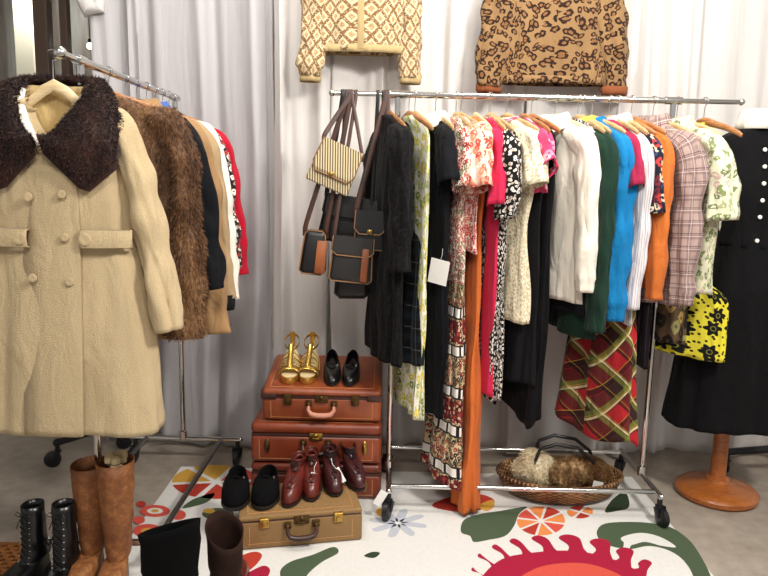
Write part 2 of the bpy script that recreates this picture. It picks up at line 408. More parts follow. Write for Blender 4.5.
# ------------------------------------------------------------------ garments
def dense(rows, step=.018, smooth=3):
    rows = [tuple(list(r)+[0]*(5-len(r))) for r in rows]  # z, hw, ht, cx, cy
    z = [-r[0] for r in rows]; L = z[-1]; k = max(12, int((L-z[0])/step))
    t = np.linspace(z[0], L, k+1)
    cols = [np.interp(t, z, [r[i] for r in rows]) for i in (1, 2, 3, 4)]
    for _ in range(smooth):
        for c in cols: c[1:-1] = (c[:-2]+2*c[1:-1]+c[2:])/4
    return t, cols
def cloth(rows, seed, amp=.012, N=84, ks=(5, 9, 14), start=.15, sq=2.4, hemwave=.005, hem=None, mi=0, crease=.02):
    sd_ = seed*3.7
    """a hanging tube of cloth: elliptical rings from the neck down, folds growing towards the hem; returns MB and front(z)"""
    r = random.Random(seed); ph = [r.random()*6.28 for _ in range(8)]
    t, (HW, HT, CX, CY) = dense(rows); L = t[-1]
    P, UV = [], []
    per = 2*PI*max(.12, float(np.mean(HW))*.75)
    for i, z in enumerate(t):
        k = min(1, max(0, (z-start)/max(.05, L-start))); a = amp*(k**.8)
        row = []; uvr = []
        for j in range(N):
            th = 2*PI*j/N-PI/2
            c, s = math.cos(th), math.sin(th)
            x = math.copysign(abs(c)**(2/sq), c)*HW[i]; y = math.copysign(abs(s)**(2/sq), s)*HT[i]
            w = .5*math.sin(ks[0]*th+ph[0]+1.2*math.sin(1.5*z+ph[4]))+.35*math.sin(ks[1]*th+ph[1]+.8*z)+.25*math.sin(ks[2]*th+ph[2])
            x += a*w*(c*1.0+.3*math.cos(ph[5])); y += a*w*(s*1.0)
            y += .006*k*math.sin(7*x/.2*.5+ph[6]+5*z)*0
            x += .004*math.sin(9*z+3*th+ph[3]); y += .004*math.sin(13*z+2*th+ph[5])*min(1, HT[i]/.03)
            nz = mnoise.noise(Vector((2.6*math.cos(th)+sd_, 2.6*math.sin(th), z*2.2)))*.6+mnoise.noise(Vector((6*math.cos(th), 6*math.sin(th)+sd_, z*3.5)))*.4
            q_ = (.35+.65*k)*min(1, z*9)*crease*min(1, HT[i]/.028)
            x += q_*nz*c; y += q_*nz*math.copysign(1, s)*min(1, abs(s)*1.8)
            zz = -z+hemwave*k*math.sin(3*th+ph[7])
            row.append((CX[i]+x, CY[i]+y, zz))
        P.append(row); UV.append([(j/N*per, -z) for j in range(N+1)])
    mb = MB(); mb.grid(P, True, UV, mi, flip=True)
    def front(z):
        return float(np.interp(z, t, CY)-np.interp(z, t, HT))
    return mb, front
def top_rows(sh, ht, chest, waist, hip, hem, L, htm=1.15, neck=.062, lean=0):
    R = [(0, neck, .04), (-.012, neck+.02, .043), (-.04, sh*.72, max(.03, ht*.75)), (-.066, sh*.97, ht*.8), (-.10, sh*1.03, ht*.9), (-.24, chest, ht), (-.42, waist, ht*.95), (-.62, hip, ht*1.05)]
    R = [q for q in R if -q[0] < L-.04]+[(-L, hem, ht*htm)]
    return [(z, a, b, 0, lean*(-z)/L) for z, a, b in R]
def sleeve(sh, L, r0, r1, side, seed, out=.05, fwd=-.02, ny=.72, cuff=0, top=-.075):
    """a hanging sleeve from the shoulder point"""
    r = random.Random(seed*7+side); mb = MB()
    n = max(12, int(L/.012)); N = 36; ph = [r.random()*6.28 for _ in range(6)]
    ctl = [(sh-.13, top+.022), (sh-.06, top-.004), (sh-.005, top-.045), (sh+.02, top-.105)]
    k = 0; end = L-.105
    for q in (.15, .35, .6, .8, 1): ctl.append((sh+.02+out*q**.8, top-.105-end*q))
    d = [0]
    for a, b in zip(ctl, ctl[1:]): d.append(d[-1]+math.hypot(b[0]-a[0], b[1]-a[1]))
    tt = np.linspace(0, d[-1], n+1); X = np.interp(tt, d, [c[0] for c in ctl]); Z = np.interp(tt, d, [c[1] for c in ctl])
    for _ in range(3):
        X[1:-1] = (X[:-2]+2*X[1:-1]+X[2:])/4; Z[1:-1] = (Z[:-2]+2*Z[1:-1]+Z[2:])/4
    P, UV = [], []
    for i in range(n+1):
        t = i/n; a, b = max(0, i-1), min(n, i+1)
        tx, tz = X[b]-X[a], Z[b]-Z[a]; m = math.hypot(tx, tz); nx_, nz_ = -tz/m, tx/m      # in-plane normal
        g = min(1, .3+tt[i]/.17); R0 = (r0+(r1-r0)*t)*(1+.07*math.sin(15*t*L/.6+ph[0])+.05*math.sin(29*t*L/.6+ph[1]))
        rx, ry = R0*min(1, .28+tt[i]/.16), R0*ny*min(1, .55+tt[i]/.2)
        if cuff and t > .93: rx *= .86; ry *= .88
        row, uvr = [], []
        for j in range(N):
            th = 2*PI*j/N
            w = 1+(.10*math.sin(3*th+ph[2]+3*t)+.07*math.sin(5*th+ph[3]-5*t)+.05*math.sin(2*th+22*t+ph[4]))*min(1, t*2.5)
            w += .42*min(1, t*4+.25)*(mnoise.noise(Vector((2.2*math.cos(th)+seed*5.1+side, 2.2*math.sin(th), tt[i]*7)))*.55+mnoise.noise(Vector((4.5*math.cos(th), 4.5*math.sin(th)+seed*2.3+side, tt[i]*15)))*.3)
            u, v = rx*w*math.cos(th), ry*w*math.sin(th)
            row.append((side*(X[i]+nx_*u), v+fwd*t*t+.008*math.sin(5*t+ph[5])*t, Z[i]+nz_*u))
        P.append(row); UV.append([(j/N*.34, -tt[i]) for j in range(N+1)])
    mb.grid(P, True, UV, flip=(side < 0))
    return mb
def collar_mb(hw, ht, up, fall, out, front=-.02, gap=.35, n=40, pt=.03):
    P = []
    for row in range(6):
        t = row/5; L = []
        for j in range(n+1):
            a = -PI/2+gap/2+(2*PI-gap)*j/n
            c, s = math.cos(a), math.sin(a)
            f = max(0, -s)
            if t <= .4:
                q = t/.4; k = 1+.05*q; z = up*q
            else:
                q = (t-.4)/.6; k = 1.05+out*q; z = up-(up+fall)*q-pt*f**3*q
            L.append((hw*k*c, ht*k*s+front*f*t, z-.018*f))
        P.append(L)
    mb = MB(); mb.grid(P, False, [[(j*.01, i*.02) for j in range(n+1)] for i in range(6)]); return mb
def buttons(parent, pts, mat, r=.009, name='button'):
    for p in pts:
        mb = MB(); mb.xform(Matrix.Identity(4))
        rows = [[(p[0]+rr*math.cos(a), p[1]+yy, p[2]+rr*math.sin(a)) for a in [k*2*PI/14 for k in range(14)]] for rr, yy in ((r*.9, .004), (r, 0), (r*.95, -.003), (r*.6, -.0045), (r*.3, -.003), (.0003, -.003))]
        mb.grid(rows, True, flip=False); mb.build(name, mat, parent)
def paper_tag(parent, x, y, z, w, h, rot=0, name='price_tag', label=None):
    mb = MB(); mb.box((0, 0, -h/2-.02), (w, .0015, h), 0)
    mb.tube([(0, 0, -.02), (.004, -.002, .0), (0, 0, .025)], .0008, 5)
    mb.xform(Matrix.Translation((x, y, z)) @ Matrix.Rotation(rot, 4, 'Z') @ Matrix.Rotation(.15, 4, 'Y'))
    return mb.build(name, M['tag'], parent, smooth=False, label=label)

GEO = {'r': ('clothes on the right rack',), 'l': ('coats on the left rack',)}
_seed = [10]
def garment(name, label, cat, X, Y, barz, rotz, rows, mat, amp=.012, sl=None, slmat=None, collar=None, collmat=None, grp='r', hang=None, drop=0, ks=(5, 9, 14), start=.15, solid=.0025, sq=2.4, hw=.2, N=84, hemwave=.005, steep=None, post=None):
    _seed[0] += 1; sd = _seed[0]
    t = thing(name, label, cat, (X, Y, barz-.088-drop), rotz, {'r': 'clothes hanging on the right rack', 'l': 'coats hanging on the left rack', 'w': 'sweaters hung on the curtain', 'm': None}[grp])
    mb, front = cloth(rows, sd, amp, N, ks, start, sq, hemwave)
    if post: post(mb)
    t_body = mb.build('body', mat, t, solid=solid, angle=75)
    if sl:
        for s in (-1, 1):
            sleeve(sl['sh'], sl['L'], sl.get('r0', .06), sl.get('r1', .045), s, sd, sl.get('out', .04), sl.get('fwd', -.02), sl.get('ny', .7), sl.get('cuff', 0)).build('sleeve', slmat or mat, t, solid=solid, angle=75)
    if collar:
        collar_mb(*collar).build('collar', collmat or mat, t, solid=.002, angle=70)
    if hang: hanger(X, Y, barz, rotz, hang[0], hang[1], 'l' if grp == 'l' else ('w' if grp == 'w' else 'r'), drop, hw, steep)
    return t, front

# ------------------------------------------------------------------ cloth materials
def dots(bg, fg, scale, r, jit=.8):
    def fn(n):
        d = n.vor(scale, rnd_=jit); return n.mix(n.math('LESS_THAN', d, r), col(bg), col(fg))
    return fn
def floral(bg, cols, scale, thr=.42, warp=.02, leaf=None):
    def fn(n):
        v = n.warp(n.uv, 30, warp)
        x = n.vor(scale, v, rnd_=1, out=None)
        pick = n.ramp(n.sep(x.outputs['Color'])[0], [(i/len(cols), col(c)) for i, c in enumerate(cols)], True)
        k = n.math('LESS_THAN', x.outputs['Distance'], thr)
        base = col(bg)
        if leaf:
            y = n.vor(scale*1.7, n.map(v, (1, .45, 1), .6), rnd_=1); base = n.mix(n.math('LESS_THAN', y, .28), col(bg), col(leaf))
        a = n.mix(k, base, pick)
        return n.mix(n.math('LESS_THAN', x.outputs['Distance'], thr*.3), a, col(bg))
    return fn
def plaid(base, stripes, rot=0):
    """stripes: (direction 0 warp 1 weft, freq per metre, width share, phase, colour, opacity)"""
    def fn(n):
        u = n.sep(n.map(n.uv, (1, 1, 1), rot)); k = col(base)
        for d, fr, w, ph, c, op in stripes:
            k = n.mix(n.math('MULTIPLY', n.stripe(u[d], fr, w, ph), op), k, col(c))
        return k
    return fn
def leopard(n):
    v = n.warp(n.map(n.uv, (1, .8, 1)), 14, .045)
    x = n.vor(35, v, rnd_=.9, out=None); d = x.outputs['Distance']
    brk = n.noise(55, n.uv, 2)
    ring = n.math('MULTIPLY', n.math('GREATER_THAN', d, .2), n.math('LESS_THAN', d, n.math('MULTIPLY_ADD', brk, .55, .15)))
    ring = n.math('MULTIPLY', ring, n.math('GREATER_THAN', n.noise(45, n.uv, 1), .36))
    inn = n.math('LESS_THAN', d, .24)
    base = n.mix(n.noise(5), col('#7d6142'), col('#987750'))
    base = n.mix(n.math('MULTIPLY', inn, .8), base, col('#7a5232'))
    return n.mix(ring, base, col('#2a1b14'))
def peasant(n):
    u = n.sep(n.uv); v = u[1]
    f1 = floral('#e7dccb', ['#a33b35', '#b75b4c', '#8a2d2d', '#6d7a58'], 52, .46, .03, '#a9543f')(n)
    f2 = floral('#cdb894', ['#9c4a35', '#7d3030', '#5c5a3a', '#2f2a2a'], 44, .45, .03, '#6b5233')(n)
    # woven bands in the lower part: dark red figure strips edged with black and white bars
    ph = n.math('FRACT', n.math('MULTIPLY_ADD', v, -2.94, -.087+1))
    dark = n.math('LESS_THAN', n.math('ABSOLUTE', n.math('SUBTRACT', ph, .5)), .14)
    mot = floral('#6e2226', ['#d8c7a2', '#2a1a1c', '#a5443a'], 60, .4)(n)
    white = n.math('LESS_THAN', n.math('ABSOLUTE', n.math('SUBTRACT', n.math('ABSOLUTE', n.math('SUBTRACT', ph, .5)), .235)), .055)
    bars = n.stripe(u[0], 13, .78)
    blk = n.math('LESS_THAN', n.math('ABSOLUTE', n.math('SUBTRACT', n.math('ABSOLUTE', n.math('SUBTRACT', ph, .5)), .235)), .075)
    k = n.mix(dark, f2, mot); k = n.mix(blk, k, col('#231c1c')); k = n.mix(n.math('MULTIPLY', white, bars), k, col('#f0ebe2'))
    return n.mix(n.math('GREATER_THAN', v, -.68), k, f1)
def petals(n):
    x = n.vor(12.5, rnd_=.55, out=None)
    pos = n.n('VectorMath', operation='SCALE'); n.l(x.outputs['Position'], pos.inputs[0]); pos.inputs['Scale'].default_value = 1.0
    sc = n.n('VectorMath', operation='SCALE'); n.l(n.uv, sc.inputs[0]); sc.inputs['Scale'].default_value = 1.0
    df = n.n('VectorMath', operation='SUBTRACT'); n.l(sc.outputs[0], df.inputs[0]); n.l(pos.outputs[0], df.inputs[1])
    s = n.sep(df.outputs[0]); a = n.math('ARCTAN2', s[1], s[0]); d = x.outputs['Distance']
    rad = n.math('MULTIPLY_ADD', n.math('COSINE', n.math('MULTIPLY', a, 6)), .09, .36)
    k = n.mix(n.noise(6), col('#d9cf2c'), col('#eee04a'))
    k = n.mix(n.math('LESS_THAN', n.vor(38, rnd_=.9), .2), k, col('#2a2a18'))
    k = n.mix(n.math('LESS_THAN', d, rad), k, col('#141414'))
    k = n.mix(n.math('MULTIPLY', n.math('GREATER_THAN', d, .1), n.math('LESS_THAN', d, .135)), k, col('#8d8c3a'))
    return k
def diamond_knit(n):
    u = n.sep(n.warp(n.uv, 20, .006))
    a = n.math('ABSOLUTE', n.math('SUBTRACT', n.math('FRACT', n.math('MULTIPLY', u[0], 19)), .5))
    b = n.math('ABSOLUTE', n.math('SUBTRACT', n.math('FRACT', n.math('MULTIPLY', u[1], 13)), .5))
    s = n.math('ADD', a, b)
    ln = n.math('LESS_THAN', n.math('ABSOLUTE', n.math('SUBTRACT', s, .5)), .14)
    ct = n.math('LESS_THAN', s, .2); br = n.math('GREATER_THAN', s, .82)
    nz = n.math('GREATER_THAN', n.noise(160, n.uv, 2), .42)
    k = n.mix(n.noise(8), col('#bfae8c'), col('#d5c5a4'))
    k = n.mix(n.math('MULTIPLY', ln, nz), k, col('#7f5c38')); k = n.mix(n.math('MULTIPLY', n.math('ADD', ct, br), nz), k, col('#a8865a'))
    return k
F = {}
F['black'] = fabric('black_cloth', '#0a0a0c', var=.2, sheen=.02)
F['sheer_black'] = fabric('textured_black_cloth', None, lambda n: n.mix(n.math('GREATER_THAN', n.noise(60, n.uv, 3), .56), col('#0a0a0b'), col('#1a1618')), sheen=.02)
F['charcoal'] = fabric('charcoal_cloth', '#131317', sheen=.02)
F['navy_black'] = fabric('ink_black_cloth', '#0c0d12', sheen=.02)
F['lime'] = fabric('lime_floral_cloth', None, floral('#e9e5d6', ['#c9c93a', '#d8c22e', '#7d8f3c', '#b4c06a'], 24, .36, .03, '#c3c890'))
F['dark_tartan'] = fabric('dark_tartan_cloth', None, plaid('#0d0e13', [(0, 11, .3, 0, '#18222a', .9), (1, 11, .3, .2, '#18222a', .9), (0, 11, .05, .6, '#59605c', .7), (1, 11, .05, .6, '#59605c', .7)]))
F['peasant'] = fabric('banded_print_cloth', None, peasant)
F['redfloral'] = fabric('red_floral_cloth', None, floral('#efe0d6', ['#c8372f', '#d85a48', '#b0322f', '#e08a72'], 48, .47, .03, '#d79a8a'))
F['peachfloral'] = fabric('peach_floral_cloth', None, floral('#e9b8a2', ['#d4604c', '#eed5c6', '#c94a3f', '#dd8a6e'], 44, .5, .03))
F['orange'] = fabric('orange_cloth', '#c8692f', var=.1)
F['rust'] = fabric('rust_cloth', '#b64a24', var=.1)
F['pink'] = fabric('hot_pink_cloth', '#c9264c', var=.08)
F['red'] = fabric('red_cloth', '#c3222e', var=.08)
F['dotblack'] = fabric('black_cloth_with_white_sprigs', None, floral('#100f10', ['#efe9e0', '#d8cfc4', '#c9b9a8', '#efe9e0'], 62, .33, .02))
F['creamdot'] = fabric('cream_speckled_cloth', None, floral('#e9dfc6', ['#bda878', '#c9b68a', '#a99a72', '#d2bf98'], 75, .36, .01))
F['white_knit'] = fabric('white_knit', '#efe8da', var=.04, weave=1.2, wscale=260)
F['pinktee'] = fabric('pink_print_cloth', None, floral('#d6456f', ['#e88aa4', '#c22f58', '#efb5c2', '#d0406a'], 24, .45))
F['bw'] = fabric('black_and_white_print', None, floral('#e5e2de', ['#1c1c22', '#3a3a44', '#20202a', '#1c1c22'], 30, .5, .05))
F['green'] = fabric('dark_green_knit', '#163226', weave=1.0, wscale=260)
F['lime_trim'] = fabric('yellow_green_cloth', '#b9bf4a')
F['blue'] = fabric('bright_blue_knit', '#1173ab', var=.06, weave=1.0, wscale=260)
F['maroon'] = fabric('maroon_cloth', '#9b2346')
F['pin'] = fabric('grey_pinstripe', None, plaid('#d7d2d3', [(0, 70, .25, 0, '#8f8a94', .8)]))
F['navyprint'] = fabric('navy_print', None, floral('#1d1d2c', ['#b33a3a', '#2b3d5c', '#c9b9a0', '#6d2430'], 26, .45, .04))
F['orange_knit'] = fabric('orange_knit', '#c66c2f', var=.07, weave=1.2, wscale=200)
F['gold'] = fabric('golden_cloth', '#cf9a32')
F['tartan'] = fabric('red_tartan_cloth', None, plaid('#b3252c', [(0, 6.4, .46, 0, '#1d2420', .74), (1, 6.4, .46, .1, '#1d2420', .74), (0, 6.4, .13, .14, '#14181a', .8), (1, 6.4, .13, .24, '#14181a', .8), (0, 6.4, .05, .62, '#e8d9a8', .8), (1, 6.4, .05, .72, '#e8d9a8', .8), (0, 6.4, .10, .74, '#7d8a3a', .6), (1, 6.4, .10, .84, '#7d8a3a', .6), (0, 12.8, .025, .3, '#d8b23a', .7), (1, 12.8, .025, .3, '#d8b23a', .7)], .72))
F['plum'] = fabric('dark_plum_cloth', '#1c131a')
F['shirtplaid'] = fabric('mauve_plaid_cloth', None, plaid('#a9938b', [(0, 24, .34, 0, '#735a5c', .55), (1, 20, .34, 0, '#735a5c', .55), (0, 24, .08, .6, '#5c4350', .75), (1, 20, .08, .6, '#5c4350', .75), (0, 24, .05, .8, '#dccdc2', .7), (1, 20, .05, .8, '#dccdc2', .7)]))
F['palefloral'] = fabric('pale_green_floral_cloth', None, floral('#ddd9bb', ['#7f8c5c', '#a8ae84', '#77805c', '#c6a9a0'], 30, .36, .05, '#cdd0b4'))
F['yellowflower'] = fabric('yellow_cloth_with_black_flowers', None, petals)
F['brownprint'] = fabric('brown_print_cloth', None, floral('#5d4a34', ['#1d1712', '#b79a5c', '#2a231c', '#8d8a5a'], 16, .45, .03))
F['cream'] = fabric('cream_cotton', '#ece5d6', var=.04)
F['lilac'] = fabric('blue_lining_cloth', '#4a66a8')
B_WHITE = simple('white_button', '#efece6', .35); B_DARK = simple('dark_button', '#241d1a', .35)

# ------------------------------------------------------------------ right rack: what hangs on it, left to right
RZ = math.radians(-90+13)
def nearX(px, d=13):
    d = math.radians(d); return atY(px, 200, RY-.21*math.cos(d)).x-.215*math.sin(d)
def zloc(px, py, drop=0, Y=2.79): return (BARZ-.088-drop)-atY(px, py, Y).z     # length from neck to a hem seen at py
def R(name, label, cat, px, hem, mat, holds, hmat='wood', d=13, sh=.19, ht=.032, chest=.2, waist=.19, hip=.2, hemw=.21, htm=1.2, dy=0, **kw):
    L = zloc(px, hem); rz = math.radians(-90+d)
    rows = top_rows(sh, ht, chest, waist, hip, hemw, L, htm)
    x = nearX(px, d)
    return garment(name, label, cat, x, RY, BARZ, rz, rows, F[mat], hang=(holds, hmat) if holds else None, **kw)

t, f = R('dress', 'textured black dress hanging first on the rack beside the handbags', 'dress', 402, 363, 'sheer_black', 'textured black dress', 'wood2', 16, waist=.17, ht=.036, htm=1.3, amp=.014, sl=dict(sh=.19, L=.55, r0=.06, r1=.055))
paper_tag(t, -.1, -.06, -.62, .028, .055, 1.2, label='small white price tag')
t, f = R('dress', 'long white dress with lime and yellow flowers between two black dresses', 'dress', 429, 416, 'lime', 'lime floral dress', 'wood', 16, ht=.022, hemw=.2, htm=1.2)
LOW = lambda L, w0, w1, t0, t1, z1=.55: [(0, .03, .012), (-.05, .035, .012), (-z1+.08, .05, .014), (-z1, w0, t0), (-z1-.12, (w0*2+w1)/3, (2*t0+t1)/3), (-L, w1, t1)]
def Rskirt(label, px, hem, mat, d, w0, w1, t0, t1, z1, holds=None, hmat='wood', **kw):     # a skirt hung low on loops
    L = zloc(px, hem); x = nearX(px, d)
    return garment('skirt', label, 'skirt', x, RY, BARZ, math.radians(-90+d), LOW(L, w0, w1, t0, t1, z1), F[mat], hang=(holds, hmat) if holds else None, **kw)
Rskirt('dark blue-black tartan skirt in front of the lime floral dress', 428, 364, 'dark_tartan', 22, .185, .2, .02, .03, .52, 'dark tartan skirt', 'wood2')
t, f = R('dress', 'plain black dress with narrow white collar and large white paper label', 'dress', 449, 414, 'navy_black', 'black dress with white collar', 'wood', 14, ht=.028, htm=1.25, sl=dict(sh=.18, L=.2, r0=.06, r1=.05), collar=(.062, .04, .02, .04, .7), collmat=F['cream'])
paper_tag(t, .235, -.03, -.555, .085, .10, .75, 'paper_label', 'large white paper label')
t, f = R('maxi_dress', 'long red, white and black banded print dress reaching the lower rail', 'dress', 467, 482, 'peasant', 'banded print dress', 'wood', 10, waist=.15, ht=.03, hip=.18, hemw=.2, htm=2.3, amp=.02, sl=dict(sh=.17, L=.22, r0=.055, r1=.05), start=.5)
t, f = R('blouse', 'short-sleeved white blouse with red flowers and peach sleeves', 'blouse', 479, 252, 'redfloral', 'red floral blouse', 'wood', 18, ht=.028, sl=dict(sh=.19, L=.22, r0=.07, r1=.07), slmat=F['peachfloral'])
t, f = R('maxi_dress', 'long plain orange dress hanging down to the rug', 'dress', 486, 506, 'orange', 'long orange dress', 'wood3', 8, waist=.15, ht=.020, hip=.16, hemw=.22, htm=2.6, amp=.016, start=.5)
t, f = R('dress', 'hot pink dress with puffed short sleeves', 'dress', 500, 393, 'pink', 'hot pink dress', 'wood', 8, ht=.018, hemw=.2, htm=1.2, sl=dict(sh=.18, L=.28, r0=.05, r1=.045))
t, f = R('dress', 'black dress sprinkled with small white flowers', 'dress', 508, 398, 'dotblack', 'black dress with white flowers', 'wood', 15, ht=.034, hemw=.2, htm=1.3, amp=.016, sl=dict(sh=.19, L=.33, r0=.065, r1=.055))
t, f = R('dress', 'cream speckled dress with short sleeves and a pink lined neck', 'dress', 535, 322, 'creamdot', 'cream speckled dress', 'wood', 28, waist=.17, hip=.19, ht=.034, hemw=.2, htm=1.2, sl=dict(sh=.19, L=.2, r0=.058, r1=.055, out=.03), collar=(.066, .045, .004, .004, .1), collmat=F['pinktee'])
t, f = R('skirt', 'black skirt hanging under the cream speckled dress', 'skirt', 545, 384, 'charcoal', None, 'wood', 30, ht=.014, hemw=.21, htm=1.5, dy=.02)
t, f = R('t_shirt', 'small pink printed tee behind the cream speckled dress', 't-shirt', 545, 193, 'pinktee', 'pink tee', 'wood2', 18, ht=.02, sl=dict(sh=.18, L=.14, r0=.06, r1=.055))
t, f = R('dress', 'long black dress with slanted hem beside the white blouse', 'dress', 555, 422, 'black', 'long black dress', 'wood2', 20, ht=.022, hemw=.19, htm=1.3, hemwave=.03, amp=.014)
t, f = R('blouse', 'cream white long-sleeved blouse with rounded collar', 'blouse', 588, 302, 'cream', 'cream white blouse', 'wood3', 31, ht=.036, chest=.2, hemw=.21, amp=.016, sl=dict(sh=.19, L=.62, r0=.062, r1=.045, cuff=1, out=.03), collar=(.062, .045, .025, .035, .5))
buttons(t, [(0, f(-.0+z)-.012, -z) for z in (.12, .2, .28, .36, .44)], B_WHITE, .006)
t, f = R('top', 'black top showing under the hem of the cream blouse', 'top', 595, 314, 'charcoal', None, 'wood', 31, ht=.018, hemw=.2)
t, f = R('blouse', 'black and white patterned blouse squeezed before the green cardigan', 'blouse', 599, 270, 'bw', 'black and white blouse', 'wood', 14, ht=.018, sl=None)
t, f = R('skirt', 'golden yellow skirt edge showing below the green cardigan', 'skirt', 610, 333, 'gold', None, 'wood', 18, ht=.014, hemw=.19)
t, f = R('cardigan', 'dark green cardigan with yellow-green neckband', 'cardigan', 605, 338, 'green', 'dark green cardigan', 'wood', 16, ht=.026, hemw=.2, sl=dict(sh=.19, L=.78, r0=.055, r1=.045, out=.02), collar=(.07, .045, .012, .02, .25), collmat=F['lime_trim'])
t, f = R('sweater', 'bright blue long-sleeved sweater', 'sweater', 620, 308, 'blue', 'bright blue sweater', 'wood', 22, ht=.036, hemw=.2, amp=.014, sl=dict(sh=.19, L=.73, r0=.062, r1=.05, out=.03, cuff=1), collar=(.066, .045, .012, .01, .15))
t, f = R('blouse', 'maroon blouse between the blue sweater and pinstripe shirt', 'blouse', 632, 215, 'maroon', 'maroon blouse', 'wood', 14, ht=.018, sl=dict(sh=.19, L=.2, r0=.045, r1=.04))
t, f = R('shirt', 'pale grey pinstripe shirt with long sleeves', 'shirt', 641, 322, 'pin', 'pinstripe shirt', 'wood', 14, ht=.02, sl=dict(sh=.19, L=.68, r0=.045, r1=.038, out=.03), collar=(.062, .045, .028, .03, .4))
t, f = R('blouse', 'navy printed blouse with red pattern', 'blouse', 650, 262, 'navyprint', 'navy printed blouse', 'wood2', 26, ht=.024, sl=dict(sh=.19, L=.3, r0=.05, r1=.045))
t, f = R('cardigan', 'orange knitted cardigan with long sleeves', 'cardigan', 660, 287, 'orange_knit', 'orange cardigan', 'wood2', 20, ht=.026, hemw=.2, sl=dict(sh=.19, L=.64, r0=.052, r1=.042, out=.035, cuff=1))
Rskirt('red, green and yellow tartan skirt flared at the hem', 650, 440, 'tartan', 27, .13, .24, .022, .07, .6, 'tartan skirt', 'wood', amp=.022, ks=(4, 7, 11), start=.6, hemwave=.02)
t, f = R('trousers', 'dark plum trousers hanging beside the tartan skirt', 'trousers', 678, 372, 'plum', None, 'wood', 16, sh=.1, chest=.1, waist=.1, hip=.1, ht=.02, hemw=.1)
t, f = R('shirt', 'mauve and pink plaid shirt with long sleeves and open collar', 'shirt', 688, 305, 'shirtplaid', 'mauve plaid shirt', 'wood', 27, ht=.04, hemw=.21, amp=.016, sl=dict(sh=.19, L=.66, r0=.062, r1=.05, out=.03, cuff=1), collar=(.066, .048, .03, .045, .55))
buttons(t, [(0, f(z)-.012, -z) for z in (.1, .18, .26, .34, .42, .5)], B_DARK, .005)
t, f = R('blouse', 'pale blouse with green leaf pattern and short sleeves', 'blouse', 715, 293, 'palefloral', 'pale leaf patterned blouse', 'wood', 30, ht=.042, chest=.225, waist=.235, hip=.24, hemw=.245, amp=.016, sl=dict(sh=.2, L=.32, r0=.064, r1=.062, out=.03), collar=(.066, .048, .025, .04, .5))
Rskirt('yellow skirt printed with large black flowers', 745, 362, 'yellowflower', 42, .19, .2, .03, .045, .72, None)
t, f = R('skirt', 'dark brown printed skirt beside the yellow skirt', 'skirt', 712, 346, 'brownprint', None, 'wood', 26, sh=.1, chest=.12, waist=.12, hip=.13, ht=.02, hemw=.14)
hanger(nearX(734, 16), RY, BARZ, math.radians(-90+16), 'nothing at the far right end of the bar', 'wood2')

# ------------------------------------------------------------------ sweaters hung on the curtain
def wallgar(name, label, cat, xc, px_hem, hem_y, mat, Lt, halfw, sleeveL, bodytop, out, r0, holds, cuffm, hemm=None):
    zh = atY(px_hem, hem_y, 3.315).z
    z0 = zh+Lt
    rows = top_rows(halfw*.86, .05, halfw, halfw*.98, halfw, halfw*.97, Lt, 1.0)
    t = thing(name, label, cat, (xc, 3.315, z0), 0, 'sweaters hung on the curtain')
    _seed[0] += 1
    mb, f = cloth(rows, _seed[0], .010, 64); mb.build('body', F[mat], t, solid=.004, angle=75)
    for s in (-1, 1):
        sleeve(halfw*.9, sleeveL, r0, r0*.82, s, _seed[0], out, -.01, .6, 1, -.07).build('sleeve', F[mat], t, solid=.004, angle=75)
        b = MB(); x = s*(halfw*.9+.02+out); b.lathe([(r0*.78, -.07-sleeveL-.028), (r0*.82, -.07-sleeveL-.014), (r0*.82, -.07-sleeveL+.012)], (x, -.01, 0), 24, 1, .6)
        b.build('cuff', F[cuffm], t, solid=.003)
    b = MB(); P = []
    for dz in (.03, .012, -.004):
        P.append([(halfw*.985*math.copysign(abs(math.cos(a))**.83, math.cos(a)), .053*math.copysign(abs(math.sin(a))**.83, math.sin(a)), -Lt+dz) for a in [k*2*PI/56 for k in range(56)]])
    b.grid(P, True, [[(k*.02, q*.02) for k in range(57)] for q in range(3)]); b.build('hem_band', F[hemm or cuffm], t, solid=.003)
    hanger(xc, 3.34, z0+.35, 0, holds, 'wood', 'w', .27, halfw*.75)
    return t, f
F['knitd'] = fabric('cream_and_brown_diamond_knit', None, diamond_knit, weave=1.4, wscale=220)
F['rib'] = fabric('straw_rib', '#b39c70', weave=1.5, wscale=180)
F['leo'] = fabric('leopard_print_knit', None, leopard, weave=.8)
F['rustrib'] = fabric('rust_brown_rib', '#80492c')
cxk = atY(361, 40, 3.315).x
t, f = wallgar('cardigan', 'cropped cream cardigan knitted with brown diamonds hanging high on the curtain', 'cardigan', cxk, 361, 53, 'knitd', .46, .205, .5, 0, .03, .062, 'cream diamond cardigan', 'rib')
b = MB(); b.box((0, f(.3)-.006, -.25), (.03, .006, .4), .002); b.build('button_band', F['rib'], t)
cxl = atY(554, 40, 3.315).x
t, f = wallgar('sweater', 'leopard print sweater hanging high on the curtain behind the bar', 'sweater', cxl, 554, 84, 'leo', .58, .245, .53, 0, .055, .075, 'leopard print sweater', 'rustrib', 'leo')

